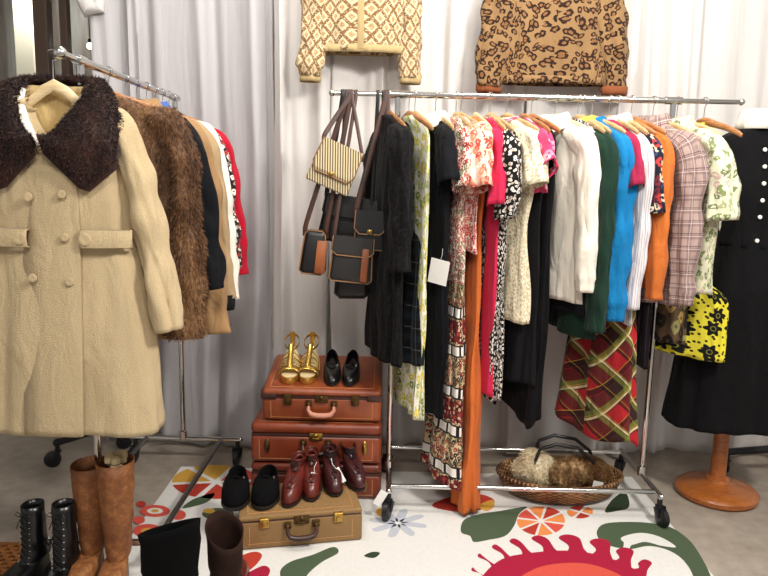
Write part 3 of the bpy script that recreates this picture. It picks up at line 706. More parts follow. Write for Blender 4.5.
# ------------------------------------------------------------------ coats on the left rack (fronts towards the shop)
def fur_blades(mb, count, length, width, seed, droop=.9, jit=.5, mi=0, sgn_=0):
    r = random.Random(seed); fs = list(mb.f); V = [Vector(p) for p in mb.v]
    ar, nm = [], []
    for f in fs:
        a, b, c = V[f[0]], V[f[1]], V[f[2]]; d = V[f[-1]]
        nn = (b-a).cross(d-a); ar.append(nn.length); nm.append(nn.normalized() if nn.length > 0 else Vector((0, 0, 1)))
    cen = sum(V, Vector())/len(V); sgn = 1 if sum(nm[i].dot(V[fs[i][0]]-Vector((cen.x, cen.y, V[fs[i][0]].z)))*ar[i] for i in range(len(fs))) > 0 else -1
    if sgn_: sgn = sgn_
    for k in r.choices(range(len(fs)), ar, k=count):
        f = fs[k]; q = [V[i] for i in f]; s_, t_ = r.random(), r.random()
        p = q[0].lerp(q[1], s_).lerp(q[-1].lerp(q[2], s_), t_) if len(q) == 4 else q[0].lerp(q[1], s_).lerp(q[2], t_)
        n_ = nm[k]*sgn
        dr = (n_*.75+Vector((r.uniform(-jit, jit), r.uniform(-jit, jit), -droop+r.uniform(-jit, jit)))).normalized()
        dr2 = (dr+Vector((0, 0, -.5*droop))).normalized()
        sd = dr.cross(Vector((r.uniform(-1, 1), r.uniform(-1, 1), r.uniform(-1, 1)))).normalized()*width
        L = length*r.uniform(.6, 1.25); b = len(mb.v)
        mb.v += [tuple(p-sd), tuple(p+sd), tuple(p+dr*L*.55+sd*.8), tuple(p+dr*L*.55-sd*.8), tuple(p+dr*L*.55+dr2*L*.45)]
        mb.face([b, b+1, b+2, b+3], None, mi); mb.face([b+3, b+2, b+4], None, mi)
def fur_mat(name, a, b, c, scale=9):
    n = NT(name)
    k = n.ramp(n.math('MULTIPLY_ADD', n.noise(70, None, 2), .35, n.math('MULTIPLY', n.noise(scale, n.map(n.ob, (1, 1, .5)), 4), .65)), [(.32, col(a)), (.5, col(b)), (.68, col(c))])
    n.l(k, n.b.inputs['Base Color']); n.b.inputs['Roughness'].default_value = .55; n.b.inputs['Specular IOR Level'].default_value = .25; n.b.inputs['Sheen Weight'].default_value = .1
    return n.m
F['tan'] = fabric('tan_wool', None, lambda n: n.mix(n.noise(240, n.uv, 2), col('#ab9672'), col('#cbb793')), weave=3, wscale=300, wrinkle=.35)
F['straw'] = fabric('straw_lining', '#b39a6a'); F['camel'] = fabric('camel_cloth', '#9c7a54'); F['beige'] = fabric('beige_cloth', '#a88f6c'); F['ivory'] = fabric('ivory_cloth', '#ebe4d8', var=.04)
F['speckle'] = fabric('speckled_black_cloth', None, floral('#262023', ['#d8cfc4', '#9b8b80', '#b33a3a', '#efe6da'], 45, .4, .03))
F['wine'] = fabric('crimson_cloth', '#b3152e', var=.08)
FUR_B = fur_mat('brown_fur', '#2e1c0f', '#66452a', '#957049'); FUR_D = fur_mat('dark_brown_fur', '#120806', '#2a1510', '#4b2c22', 14)
def coat_rows(sh, ht, waist, hem, L, hemt=1.3):
    return [(0, .068, .055), (-.012, .095, .06), (-.045, sh*.72, ht*.75), (-.075, sh*.97, ht*.85), (-.115, sh*1.04, ht), (-.26, sh*1.06, ht*1.1), (-.46, waist, ht), (-.7, (waist*.5+hem*.5), ht*1.12), (-L, hem, ht*hemt)]
def vneck(mb):      # the open front: inside the V the front lies back against the lining
    out = []
    for x, y, z in mb.v:
        vw = .112*(1+z/.205) if z > -.205 else 0
        if abs(x) < vw and y < .03: y = .042
        out.append((x, y, z))
    mb.v = out
# the long tan coat at the near end of the bar
CX = -1.03; CY = 2.16
t, f = garment('coat', 'long double-breasted tan wool coat with dark fur collar facing the room', 'coat', CX, CY, LZ, .03, coat_rows(.2, .085, .235, .315, 1.085, 1.45), F['tan'], amp=.012, grp='l', ks=(4, 7, 11), hang=('long tan coat with fur collar', 'wood3'), steep=1, post=vneck, solid=.005, N=120, sq=2.6, start=.4, hemwave=.004, drop=.005,
               sl=dict(sh=.20, L=.68, r0=.048, r1=.040, out=.115, ny=1.3, fwd=-.02))
def front_at(x, z, hw):     # front surface of the coat at sideways x
    return f(z)*(1-min(.999, abs(x)/hw)**2.6)**(1/2.6)
# placket: a raised front edge from collar to hem
pts = [(.085+.0*i, 0, 0) for i in range(2)]
mb = MB(); P = []
for i in range(40):
    z = .24+(1.075-.24)*i/39; x0 = .09; hw_ = np.interp(z, [.1, .46, 1.085], [.208, .235, .315]); row = []
    for xx, off in ((x0+.006, .002), (x0+.004, -.010), (x0-.01, -.0125), (x0-.06, -.011), (x0-.12, -.008), (x0-.18, .004)):
        row.append((xx, front_at(xx, z, hw_)+off-.012*min(1, max(0, (z-.4)/.7)), -z))
    P.append(row)
mb.grid(P, False, [[(k*.04, -i*.02) for k in range(6)] for i in range(40)], flip=False); mb.build('front_overlap', F['tan'], t, solid=.003)
for x0, x1, bx in ((.1, .245, .118), (-.225, -.055, -.075)):
    mb = MB(); P = []
    for i in range(15):
        x = x0+(x1-x0)*i/14; row = []
        for zz, off in ((.435, -.004), (.437, -.02), (.46, -.024), (.483, -.02), (.485, -.004)):
            row.append((x, front_at(x, .46, .262)+off-.004, -zz))
        P.append(row)
    mb.grid(P, False, [[(i*.01, k*.01) for k in range(5)] for i in range(15)], flip=True); mb.build('half_belt', F['tan'], t, solid=.004)
    buttons(t, [(bx, front_at(bx, .46, .262)-.03, -.46)], F['tan'], .019)
buttons(t, [(x, front_at(x, z, .25)-.02, -z) for x, z in ((.055, .325), (.055, .455), (-.045, .58), (.065, .59), (-.045, .335))], F['tan'], .0135)
# fur collar
def collar_sign(m):
    k = 0
    for f_ in m.f:
        a, b, d = (Vector(m.v[f_[i]]) for i in (0, 1, 3)); q = (b-a).cross(d-a); k += q.z-q.y
    return k > 0
mb = MB(); P = []
prof = []
for j in range(41):
    s = -1+2*j/40; a = abs(s); sg = 1 if s >= 0 else -1
    # inner edge, from the back of the neck round to the centre front
    kx = [0, .25, .5, .75, 1]
    ix = np.interp(a, kx, [0, .085, .098, .06, .006])*sg; iy = np.interp(a, kx, [.07, .05, -.02, -.085, -.108]); iz = np.interp(a, kx, [.03, .022, -.035, -.11, -.19])
    ox = np.interp(a, [0, .25, .45, .65, .82, 1], [0, .165, .222, .215, .125, .012])*sg; oy = np.interp(a, [0, .25, .5, .75, 1], [.10, .06, -.06, -.10, -.115]); oz = np.interp(a, [0, .25, .45, .65, .82, 1], [-.035, -.04, -.11, -.235, -.315, -.2])
    prof.append((ix, iy, iz, ox, oy, oz))
for k in range(9):
    q = k/8; row = []
    for ix, iy, iz, ox, oy, oz in prof:
        puff = .032*math.sin(PI*min(1, q*1.0))**.6
        x = ix+(ox-ix)*q; y = iy+(oy-iy)*q; z = iz+(oz-iz)*q
        fr = -1 if y < 0.02 else .3
        row.append((x, y+puff*fr*.8-(.012 if y < .05 else 0), z+puff*.7+.022*math.sin(PI*min(1, q*.9))))
    P.append(row)
mb.grid(P, False, flip=True); back = [[(p[0], p[1]+.012, p[2]-.018) for p in r_] for r_ in P]; mb2 = MB(); mb2.grid(P, False, flip=True)
fur_blades(mb, 17000, .0125, .0011, 4, .6, .5, 0, 1 if collar_sign(mb) else -1); mb.grid(back, False)
mb.build('fur_collar', FUR_D, t, label='dark brown fur collar')
mb = MB(); P = []
for k in range(10):
    z = .005-.2*k/9; w_ = .115*(1-k/9.6); P.append([(w_*x, .036-.012*k/9-.02*abs(x)**3, z) for x in (-1, -.6, -.3, 0, .3, .6, 1)])
mb.grid(P, False); mb.build('neck_lining', F['straw'], t, solid=.003, label='straw coloured lining at the neck')
mb = MB(); P = []
for s_ in (-1, 1):
    mb.tube([(s_*.1, .0, -.01), (s_*.097, -.03, -.05), (s_*.06, -.075, -.115), (s_*.012, -.098, -.185)], [.012, .014, .014, .008], 10, sx=.6, sy=1.2)
mb.build('cream_facing', F['ivory'], t, label='cream facing inside the collar edge')

def Lcoat(name, label, cat, Y, L, mat, holds, hmat='wood2', sh=.2, ht=.05, hem=.25, sl=None, furry=0, x=LX, **kw):
    global rnd
    rows = coat_rows(sh, ht, .22, hem, L)
    if not furry: return garment(name, label, cat, x, Y, LZ, rnd.uniform(-.04, .04), rows, F[mat] if isinstance(mat, str) else mat, grp='l', hang=(holds, hmat), sl=sl, **kw)
    _seed[0] += 1; sd = _seed[0]
    t = thing(name, label, cat, (x, Y, LZ-.088), 0, 'coats hanging on the left rack')
    mb, f_ = cloth(rows, sd, .018, 64); fur_blades(mb, 18000, .019, .0012, sd); mb.build('body', mat, t)
    for s in (-1, 1):
        m = sleeve(sl['sh'], sl['L'], sl['r0'], sl['r1'], s, sd, sl['out'], -.02, .85); fur_blades(m, 13000, .019, .0012, sd+s); m.build('sleeve', mat, t)
    hanger(x, Y, LZ, 0, holds, hmat, 'l')
    return t, f_
Lcoat('fur_coat', 'shaggy brown fur coat hanging behind the tan wool coat', 'coat', 2.47, .80, FUR_B, 'brown fur coat', sh=.21, ht=.07, hem=.27, furry=1, sl=dict(sh=.215, L=.77, r0=.072, r1=.072, out=.02))
Lcoat('coat', 'black wool coat hanging behind the brown fur coat', 'coat', 2.62, .85, 'navy_black', 'black wool coat', sl=dict(sh=.215, L=.62, r0=.065, r1=.058, out=.082, ny=.8))
Lcoat('coat', 'camel brown coat whose sleeve shows beyond the black coat sleeve', 'coat', 2.74, .92, 'camel', 'camel brown coat', sl=dict(sh=.215, L=.82, r0=.063, r1=.055, out=.066, ny=.8), collar=(.075, .06, .03, .05, .7))
t, f = Lcoat('coat', 'beige coat with blue-edged collar and a dark cuff', 'coat', 2.85, .80, 'beige', 'beige coat with dark cuff', sl=dict(sh=.215, L=.70, r0=.06, r1=.05, out=.072, ny=.8), collar=(.08, .06, .03, .05, .6), collmat=F['lilac'])
mb = MB(); mb.lathe([(.05, -.82), (.053, -.80), (.053, -.755)], (.307, -.02, 0), 24, 1, .8); mb.build('cuff', F['charcoal'], t, solid=.003, label='dark cuff')
t, f = Lcoat('jacket', 'ivory white jacket with dark belted hem', 'jacket', 2.955, .76, 'ivory', 'ivory white jacket', hem=.30, sl=dict(sh=.215, L=.72, r0=.058, r1=.053, out=.068, ny=.8))
mb = MB(); P = [[(.308*math.cos(a), .07*math.sin(a), z) for a in [k*2*PI/48 for k in range(48)]] for z in (-.72, -.745, -.768)]; mb.grid(P, True, flip=True); mb.build('hem_belt', F['charcoal'], t, solid=.003, label='dark belt at the hem')
Lcoat('jacket', 'black speckled jacket between the ivory and crimson jackets', 'jacket', 3.05, .7, 'speckle', 'black speckled jacket', sl=dict(sh=.215, L=.6, r0=.058, r1=.05, out=.06, ny=.8))
Lcoat('coat', 'crimson red coat at the far end of the coat rack', 'coat', 3.14, .78, 'wine', 'crimson red coat', sl=dict(sh=.215, L=.64, r0=.058, r1=.05, out=.06, ny=.8))

# ------------------------------------------------------------------ dress form at right
FX, FY = 1.575, 3.0
t = thing('dress_form', 'dress form on a turned wooden stand wearing a black outfit', 'mannequin', (FX, FY, 0))
mb = MB(); mb.lathe([(.001, 0), (.165, 0), (.178, .012), (.18, .03), (.165, .045), (.12, .054), (.08, .06), (.055, .075), (.05, .09), (.034, .098), (.001, .098)], n=48); mb.build('base', M['wood4'], t)
mb = MB(); mb.lathe([(.036, .095), (.034, .12), (.033, .5), (.033, .8)], n=24); mb.build('pole', M['wood4'], t)
rows = [(0, .05, .05), (-.05, .052, .052), (-.09, .075, .06), (-.13, .165, .07), (-.2, .185, .085), (-.33, .17, .10), (-.5, .125, .085), (-.66, .17, .1), (-.8, .18, .1)]
mb, f = cloth(rows, 5, 0, 48); mb.xform(Matrix.Translation((0, 0, 1.715))); mb.build('torso', F['cream'], t)
mb = MB(); mb.lathe([(.049, 1.713), (.046, 1.722), (.03, 1.727), (.001, 1.728)]); mb.build('neck_cap', M['wood4'], t)
t, f = garment('blouse', 'cream high-necked blouse worn under the black waistcoat on the dress form', 'blouse', FX, FY, 1.82, .02, [(.0, .05, .052), (-.05, .052, .054), (-.075, .075, .062), (-.115, .165, .072), (-.2, .192, .094), (-.33, .18, .108), (-.52, .14, .095)], F['cream'], amp=.003, grp='m')
mb = MB(); mb.lathe([(.052, .0), (.055, .012), (.057, .02), (.062, .004), (.072, -.035), (.08, -.062)], n=32); mb.build('ruffle_collar', F['cream'], t, solid=.002)
t, f = garment('waistcoat', 'black sleeveless waistcoat with a row of white buttons on the dress form', 'waistcoat', FX, FY, 1.82, .02, [(-.062, .078, .068), (-.075, .11, .078), (-.11, .175, .086), (-.14, .19, .092), (-.2, .202, .104), (-.33, .19, .118), (-.5, .15, .106), (-.56, .16, .11)], F['black'], amp=.003, grp='m')
buttons(t, [(0.0, f(z)-.006, -z) for z in (.15, .22, .29, .36, .43, .53)], B_WHITE, .009)
t, f = garment('skirt', 'long flared black skirt on the dress form', 'skirt', FX, FY, 1.82, .02, [(-.5, .145, .105), (-.56, .16, .115), (-.75, .2, .15), (-1.0, .225, .17), (-1.37, .26, .19)], F['black'], amp=.016, grp='m', ks=(6, 11, 17), start=.05)

# ------------------------------------------------------------------ floral rug
RZ0 = .004
mb = MB(); mb.box((.131, 2.33, RZ0/2), (2.222, 1.68, RZ0))
def mot(px, mi, lift):
    P = [atZ(x, y, RZ0) for x, y in px]
    b = len(mb.v); mb.v += [(p.x, p.y, RZ0+.0003*lift) for p in P]
    tri = mathutils_tess([[Vector((p.x, p.y, 0)) for p in P]])
    for a in tri:
        q = [b+i for i in a]; A, B, D = (Vector(mb.v[i]) for i in q)
        if (B-A).cross(D-A).z < 0: q = q[::-1]
        mb.face(q, None, mi)
from mathutils.geometry import tessellate_polygon as mathutils_tess
def smoothpoly(pts, k=6):
    n = len(pts); o = []
    for i in range(n):
        p0, p1, p2, p3 = (np.array(pts[(i+q-1) % n], float) for q in range(4))
        for j in range(k):
            t = j/k; o.append(tuple(.5*((2*p1)+(-p0+p2)*t+(2*p0-5*p1+4*p2-p3)*t*t+(-p0+3*p1-3*p2+p3)*t**3)))
    return o
def ell(cx, cy, rx, ry, n=28, a0=0, a1=2*PI): return [(cx+rx*math.cos(a0+(a1-a0)*i/n), cy+ry*math.sin(a0+(a1-a0)*i/n)) for i in range(n+1)]
RW, CRIM, COR, GRN, DGR, ORG, YEL, GREY, RED = range(9)
mats = []
for nm, c in (('rug_white', '#dcdad6'), ('rug_crimson', '#a3203c'), ('rug_coral', '#cf5447'), ('rug_green', '#4c5a44'), ('rug_dark_green', '#33402f'), ('rug_orange', '#e08a4f'), ('rug_yellow', '#cf9f45'), ('rug_grey', '#b9bcc6'), ('rug_red', '#b23c2f')):
    n = NT(nm); k = col(c); n.l(n.mix(n.noise(120, None, 2), tuple(x*.88 for x in k[:3])+(1,), tuple(min(1, x*1.08) for x in k[:3])+(1,)), n.b.inputs['Base Color'])
    n.b.inputs['Roughness'].default_value = .95; n.b.inputs['Specular IOR Level'].default_value = .15; n.bump(n.noise(300, None, 2), .4, .002); mats.append(n.m)
def slices(cx, cy, rx, ry, cols, n, a0=.2, gap=.12, lift=1):
    for i in range(n):
        a, b = a0+2*PI*i/n+gap/2, a0+2*PI*(i+1)/n-gap/2
        m = (a+b)/2; g = .12
        mot([(cx+rx*g*math.cos(m), cy+ry*g*math.sin(m))]+ell(cx, cy, rx, ry, 10, a, b), cols[i % len(cols)], lift)
# big crimson bloom with curling fringe at the front
mot(smoothpoly([(492, 640), (478, 590), (497, 562), (530, 553), (575, 551), (615, 560), (648, 578), (668, 600), (690, 650)]), CRIM, 1)
for (bx, by, tx, ty, w) in ((490, 578, 474, 570, 9), (499, 568, 481, 556, 9), (513, 562, 497, 547, 10), (531, 558, 516, 541, 11), (552, 556, 541, 538, 13), (576, 556, 571, 537, 14), (599, 559, 602, 541, 13), (619, 566, 627, 550, 12), (636, 574, 647, 562, 11)):
    dx, dy = tx-bx, ty-by; L = math.hypot(dx, dy); nx, ny = -dy/L, dx/L
    mot(smoothpoly([(bx-nx*w*.7, by-ny*w*.5), (bx+dx*.5-nx*w*.35, by+dy*.5), (tx-nx*w*.95-dx*.1, ty+1), (tx-nx*w*.3, ty-2.5), (tx+nx*w*.6, ty+1), (bx+dx*.5+nx*w*.75, by+dy*.5+2), (bx+nx*w, by+ny*w*.5+3)]), CRIM, 2)
mot(smoothpoly([(520, 640), (512, 590), (535, 569), (570, 563), (600, 567), (630, 582), (650, 610), (660, 640)]), COR, 3)
mot(smoothpoly([(545, 640), (540, 595), (565, 580), (595, 582), (620, 600), (630, 640)]), CRIM, 4)
# green swirl
mot(smoothpoly([(597, 531), (604, 524), (624, 522), (650, 523), (672, 528), (690, 541), (703, 560), (712, 580), (715, 600), (700, 590), (688, 566), (672, 552), (650, 546), (630, 549), (636, 539), (625, 541), (622, 548), (608, 545), (599, 539)]), GRN, 1)
mot(smoothpoly([(621, 538), (640, 533), (660, 537), (676, 547), (662, 546), (645, 542), (630, 545)]), RW, 2)
# bud, fruit slices, leaves
mot(smoothpoly([(461, 532), (464, 520), (480, 514), (500, 511), (516, 508), (527, 507), (519, 514), (514, 526), (505, 536), (488, 540), (474, 542), (470, 536)]), GRN, 1)
slices(541, 521, 24, 14.5, [COR, ORG, RED, ORG], 8)
slices(580, 512, 13, 6.5, [RED, ORG], 4, .5, .3)
mot(smoothpoly([(605, 512), (612, 500), (624, 492), (629, 500), (628, 508), (617, 511)]), DGR, 1)
mot(smoothpoly([(432, 506), (450, 497), (478, 494), (494, 500), (488, 508), (460, 512)]), RED, 1); mot(smoothpoly([(478, 506), (492, 500), (494, 507), (486, 511)]), YEL, 2)
for a in range(8):
    th = a*PI/4+.2; mot(smoothpoly([(398+6*math.cos(th-.6), 523+3*math.sin(th-.6)), (398+26*math.cos(th-.12), 523+13*math.sin(th-.12)), (398+28*math.cos(th+.16), 523+14*math.sin(th+.16)), (398+7*math.cos(th+.6), 523+3*math.sin(th+.6))]), GREY, 1)
mot(ell(384, 512, 8, 5), YEL, 2)
# left: fruit slice, small flowers, leaves
slices(216, 482, 44, 17, [RED, RED, RED, YEL, YEL, COR], 6, -.1, .14)
mot(ell(155, 511, 15, 6), COR, 1); mot(ell(155, 511, 8, 3), RW, 2); mot(ell(155, 511, 4, 1.6), YEL, 3)
mot(ell(148, 531, 15, 7), COR, 1); mot(ell(148, 531, 7, 3), YEL, 2)
mot(ell(141, 504, 5, 3), RED, 1); mot(ell(139, 520, 6, 4), COR, 1)
mot(smoothpoly([(182, 508), (194, 499), (214, 493), (209, 501), (196, 506)]), GRN, 1)
mot(ell(218, 514, 16, 6), GRN, 1); mot(ell(209, 511, 6, 2.5), YEL, 2); mot(ell(178, 515, 8, 5), COR, 2)
mot(smoothpoly([(286, 585), (280, 572), (290, 562), (312, 555), (333, 547), (338, 553), (322, 562), (308, 574), (302, 585)]), GRN, 1)
mot(smoothpoly([(228, 563), (252, 552), (262, 556), (250, 570), (232, 575)]), RED, 1); mot(smoothpoly([(240, 580), (262, 566), (270, 572), (256, 590)]), CRIM, 1)
mot(smoothpoly([(364, 556), (372, 552), (380, 553), (374, 558)]), DGR, 1)
rug = mb.build('area_rug', mats, smooth=False)
tag(rug, 'white area rug with large red, green and orange flowers on the floor', 'rug')

# ------------------------------------------------------------------ suitcases
def leather(name, a, b, rough=.38, s=7):
    n = NT(name); k = n.ramp(n.noise(s, None, 5, rough=.6), [(.3, col(a)), (.7, col(b))])
    n.l(n.mix(n.math('MULTIPLY', n.math('GREATER_THAN', n.noise(35, n.map(n.ob, (1, 1, 3)), 4), .68), .35), k, col('#3a170b')), n.b.inputs['Base Color'])
    n.b.inputs['Roughness'].default_value = rough; n.b.inputs['Coat Weight'].default_value = .15; n.b.inputs['Coat Roughness'].default_value = .3
    n.bump(n.noise(160, None, 3), .15, .001); return n.m
S_T0 = NT('tan_boot_leather')
_k = S_T0.ramp(S_T0.math('MULTIPLY_ADD', S_T0.noise(38, None, 5, rough=.7), .55, S_T0.math('MULTIPLY', S_T0.noise(6), .45)), [(.32, col('#5a3016')), (.5, col('#85512a')), (.66, col('#b07a45'))])
S_T0.l(_k, S_T0.b.inputs['Base Color']); S_T0.b.inputs['Roughness'].default_value = .65; S_T0.bump(S_T0.noise(45, None, 4, rough=.7), .6, .006)
LE1 = leather('tan_leather', '#74311a', '#9c4f26'); LE2 = leather('saddle_leather', '#682816', '#8e401f'); LE3 = leather('red_brown_leather', '#571f12', '#7c341b')
LE_D = leather('dark_leather', '#2a130c', '#46231a'); STITCH = simple('pale_stitching', '#c78f5c', .7); GRIP = simple('worn_pink_grip', '#c98a72', .5)
def rbox(c, d, bev, seg=4): m = MB(); m.box(c, d, bev, seg); return m
def suitcase(label, loc, rotz, w, d, h, mat, lid=.35, latch='oval', bev=.022, corner=None, handle='grip', tilt=0, name='suitcase', trim=None, studs=True):
    t = thing(name, label, 'suitcase', loc, rotz, 'vintage suitcases'); t.rotation_euler = (tilt, 0, rotz)
    zl = h*(1-lid)
    rbox((0, d/2, zl/2+.001), (w, d, zl), bev).build('base_shell', mat, t, angle=60)
    rbox((0, d/2, zl+(h-zl)/2), (w*.997, d*.997, h-zl-.004), bev).build('lid', mat, t, angle=60)
    m = MB(); m.box((0, d/2, zl-.001), (w*.985, d*.985, .014), .004); m.build('seam_band', trim or LE_D, t)
    m = MB()
    for sx in (-1, 1):     # stitched edge lines on the front and lid
        m.box((sx*(w/2-.04), .0005, zl/2), (.002, .002, zl*.7)); m.box((sx*(w/2-.035), d/2, h-.0015), (.002, d*.85, .002))
    m.box((0, .0005, .022), (w*.86, .002, .0018)); m.box((0, .03, h-.0015), (w*.86, .002, .002)); m.build('stitching', STITCH, t, smooth=False)
    if corner:
        for sx in (-1, 1):
            m = MB(); m.box((sx*(w/2-.032), .012, zl+.004), (.07, .034, .03), .008); m.build('corner_strap', corner, t)
            m = MB(); m.box((sx*(w/2-.115), -.004, zl-.005), (.035, .012, .05), .004); m.box((sx*(w/2-.115), -.01, zl-.012), (.018, .008, .03), .003); m.build('latch', M['dull_steel'] if corner is not LE_D else M['brass_dark'], t)
    elif latch == 'oval':
        for sx in (-1, 1):
            m = MB(); m.ball((sx*(w/2-.075), -.002, zl*.62), 1, 18, sq=(.013, .008, .032)); m.ball((sx*(w/2-.075), -.009, zl*.62), 1, 12, sq=(.006, .004, .014))
            m.build('latch', M['brass'] if sx > 0 else M['brass_dark'], t)
    else:
        for sx in (-1, 1):
            m = MB(); m.box((sx*(w*.30), -.003, zl-.002), (.036, .01, .042), .003); m.box((sx*(w*.30), -.009, zl-.008), (.02, .008, .022), .004); m.bar((sx*(w*.30)-.015, -.008, zl+.012), (sx*(w*.30)+.015, -.008, zl+.012), .004); m.build('latch', M['brass'], t)
    hm = MB(); zc = zl*.62
    for sx in (-1, 1):
        q = MB(); q.box((sx*.055, -.004, zc+.022), (.03, .012, .028), .004); q.ball((sx*.055, -.012, zc+.02), .009); q.build('handle_mount', M['brass_dark'], t)
    pts = [(-.055, -.012, zc+.02), (-.056, -.022, zc-.002), (-.045, -.028, zc-.018), (-.02, -.03, zc-.024), (.02, -.03, zc-.024), (.045, -.028, zc-.018), (.056, -.022, zc-.002), (.055, -.012, zc+.02)]
    hm.tube(pts, [.006, .008, .0105, .012, .012, .0105, .008, .006], 12); hm.build('handle', GRIP if handle == 'pink' else LE_D, t)
    m = MB(); m.box((0, -.002, zl-.002), (.06, .008, .034), .004); m.ball((0, -.006, zl+.006), .009); m.box((0, -.006, zl-.012), (.03, .008, .012), .002); m.build('lock_plate', M['brass'] if latch == 'oval' else M['brass_dark'], t)
    return t
M['brass_dark'] = simple('tarnished_brass', '#5b4426', .4, .8, .3, 40)
suitcase('red-brown leather suitcase at the bottom of the stack', (-.285, 2.86, .004), 0, .585, .40, .166, LE3, .3)
suitcase('saddle brown leather suitcase in the middle of the stack with brass lock', (-.285, 2.855, .171), 0, .58, .42, .185, LE2, .3)
suitcase('slim dark brown case propping the top suitcase at the back', (-.30, 3.165, .357), 0, .57, .115, .05, LE_D, .4, 'box', .012, name='document_case')
TILT = math.radians(8.2)
T1 = (-.262, 2.872, .3585)
suitcase('tan leather suitcase with black corner straps on top of the stack', T1, 0, .525, .41, .155, LE1, .25, 'none', .02, corner=LE_D, handle='pink', tilt=TILT)
WEAVE = NT('tan_canvas'); _u1 = WEAVE.sep(WEAVE.ob)
WEAVE.l(WEAVE.mix(WEAVE.noise(60, WEAVE.map(WEAVE.ob, (1, 1, 8)), 4), col('#6f5130'), col('#9c7a4a')), WEAVE.b.inputs['Base Color']); WEAVE.b.inputs['Roughness'].default_value = .7; WEAVE.bump(WEAVE.noise(200, None, 2), .3, .001)
b0, b1 = atZ(239, 551, .005), atZ(362, 540, .005)
BROT = math.atan2(b1.y-b0.y, b1.x-b0.x); BC = (b0+b1)/2; BW = (b1-b0).length
BH = .135
suitcase('flat tan canvas case on the rug carrying laced shoes', (BC.x, BC.y, .0055), BROT, BW, .285, BH, WEAVE.m, .18, 'box', .008, name='suitcase')

# ------------------------------------------------------------------ shoes (toe along -y, heel at y = 0)
S_BLK = simple('black_shoe_leather', '#0c0b0d', .28, 0, .3, 20, .15, 120); S_SUE = simple('black_suede', '#0b0b0c', .95, 0, .25, 60, .3, 200, spec=.1)
S_OX = leather('oxblood_leather', '#42130f', '#6e281f', .3, 12); S_PLUM = leather('plum_leather', '#2a0f12', '#4f2022', .3, 12)
S_TAN = S_T0.m; S_SOLE = simple('dark_rubber_sole', '#1d1613', .7); S_GOLD = simple('gold_leather', '#d9b25a', .22, .85, .2, 25)
S_IN = simple('pale_insole', '#cdb88c', .8); LACE_D = simple('dark_lace', '#2a1512', .85); LACE_B = simple('black_lace', '#0d0d0e', .8)
def outline(L, W, n=44):
    P = []
    for k in range(n):
        a = 2*PI*k/n; c, s = math.cos(a), math.sin(a)
        y = -L/2+L/2*math.copysign(abs(s)**.85, s); q = -y/L
        w = W/2*(.70+.30*math.sin(PI*min(1, max(0, (q-.05)/.95)))**1.0) if q < .68 else W/2
        w *= .86+.14*math.cos((q-.66)*4.2)
        P.append((w*math.copysign(abs(c)**.8, c), y))
    return P
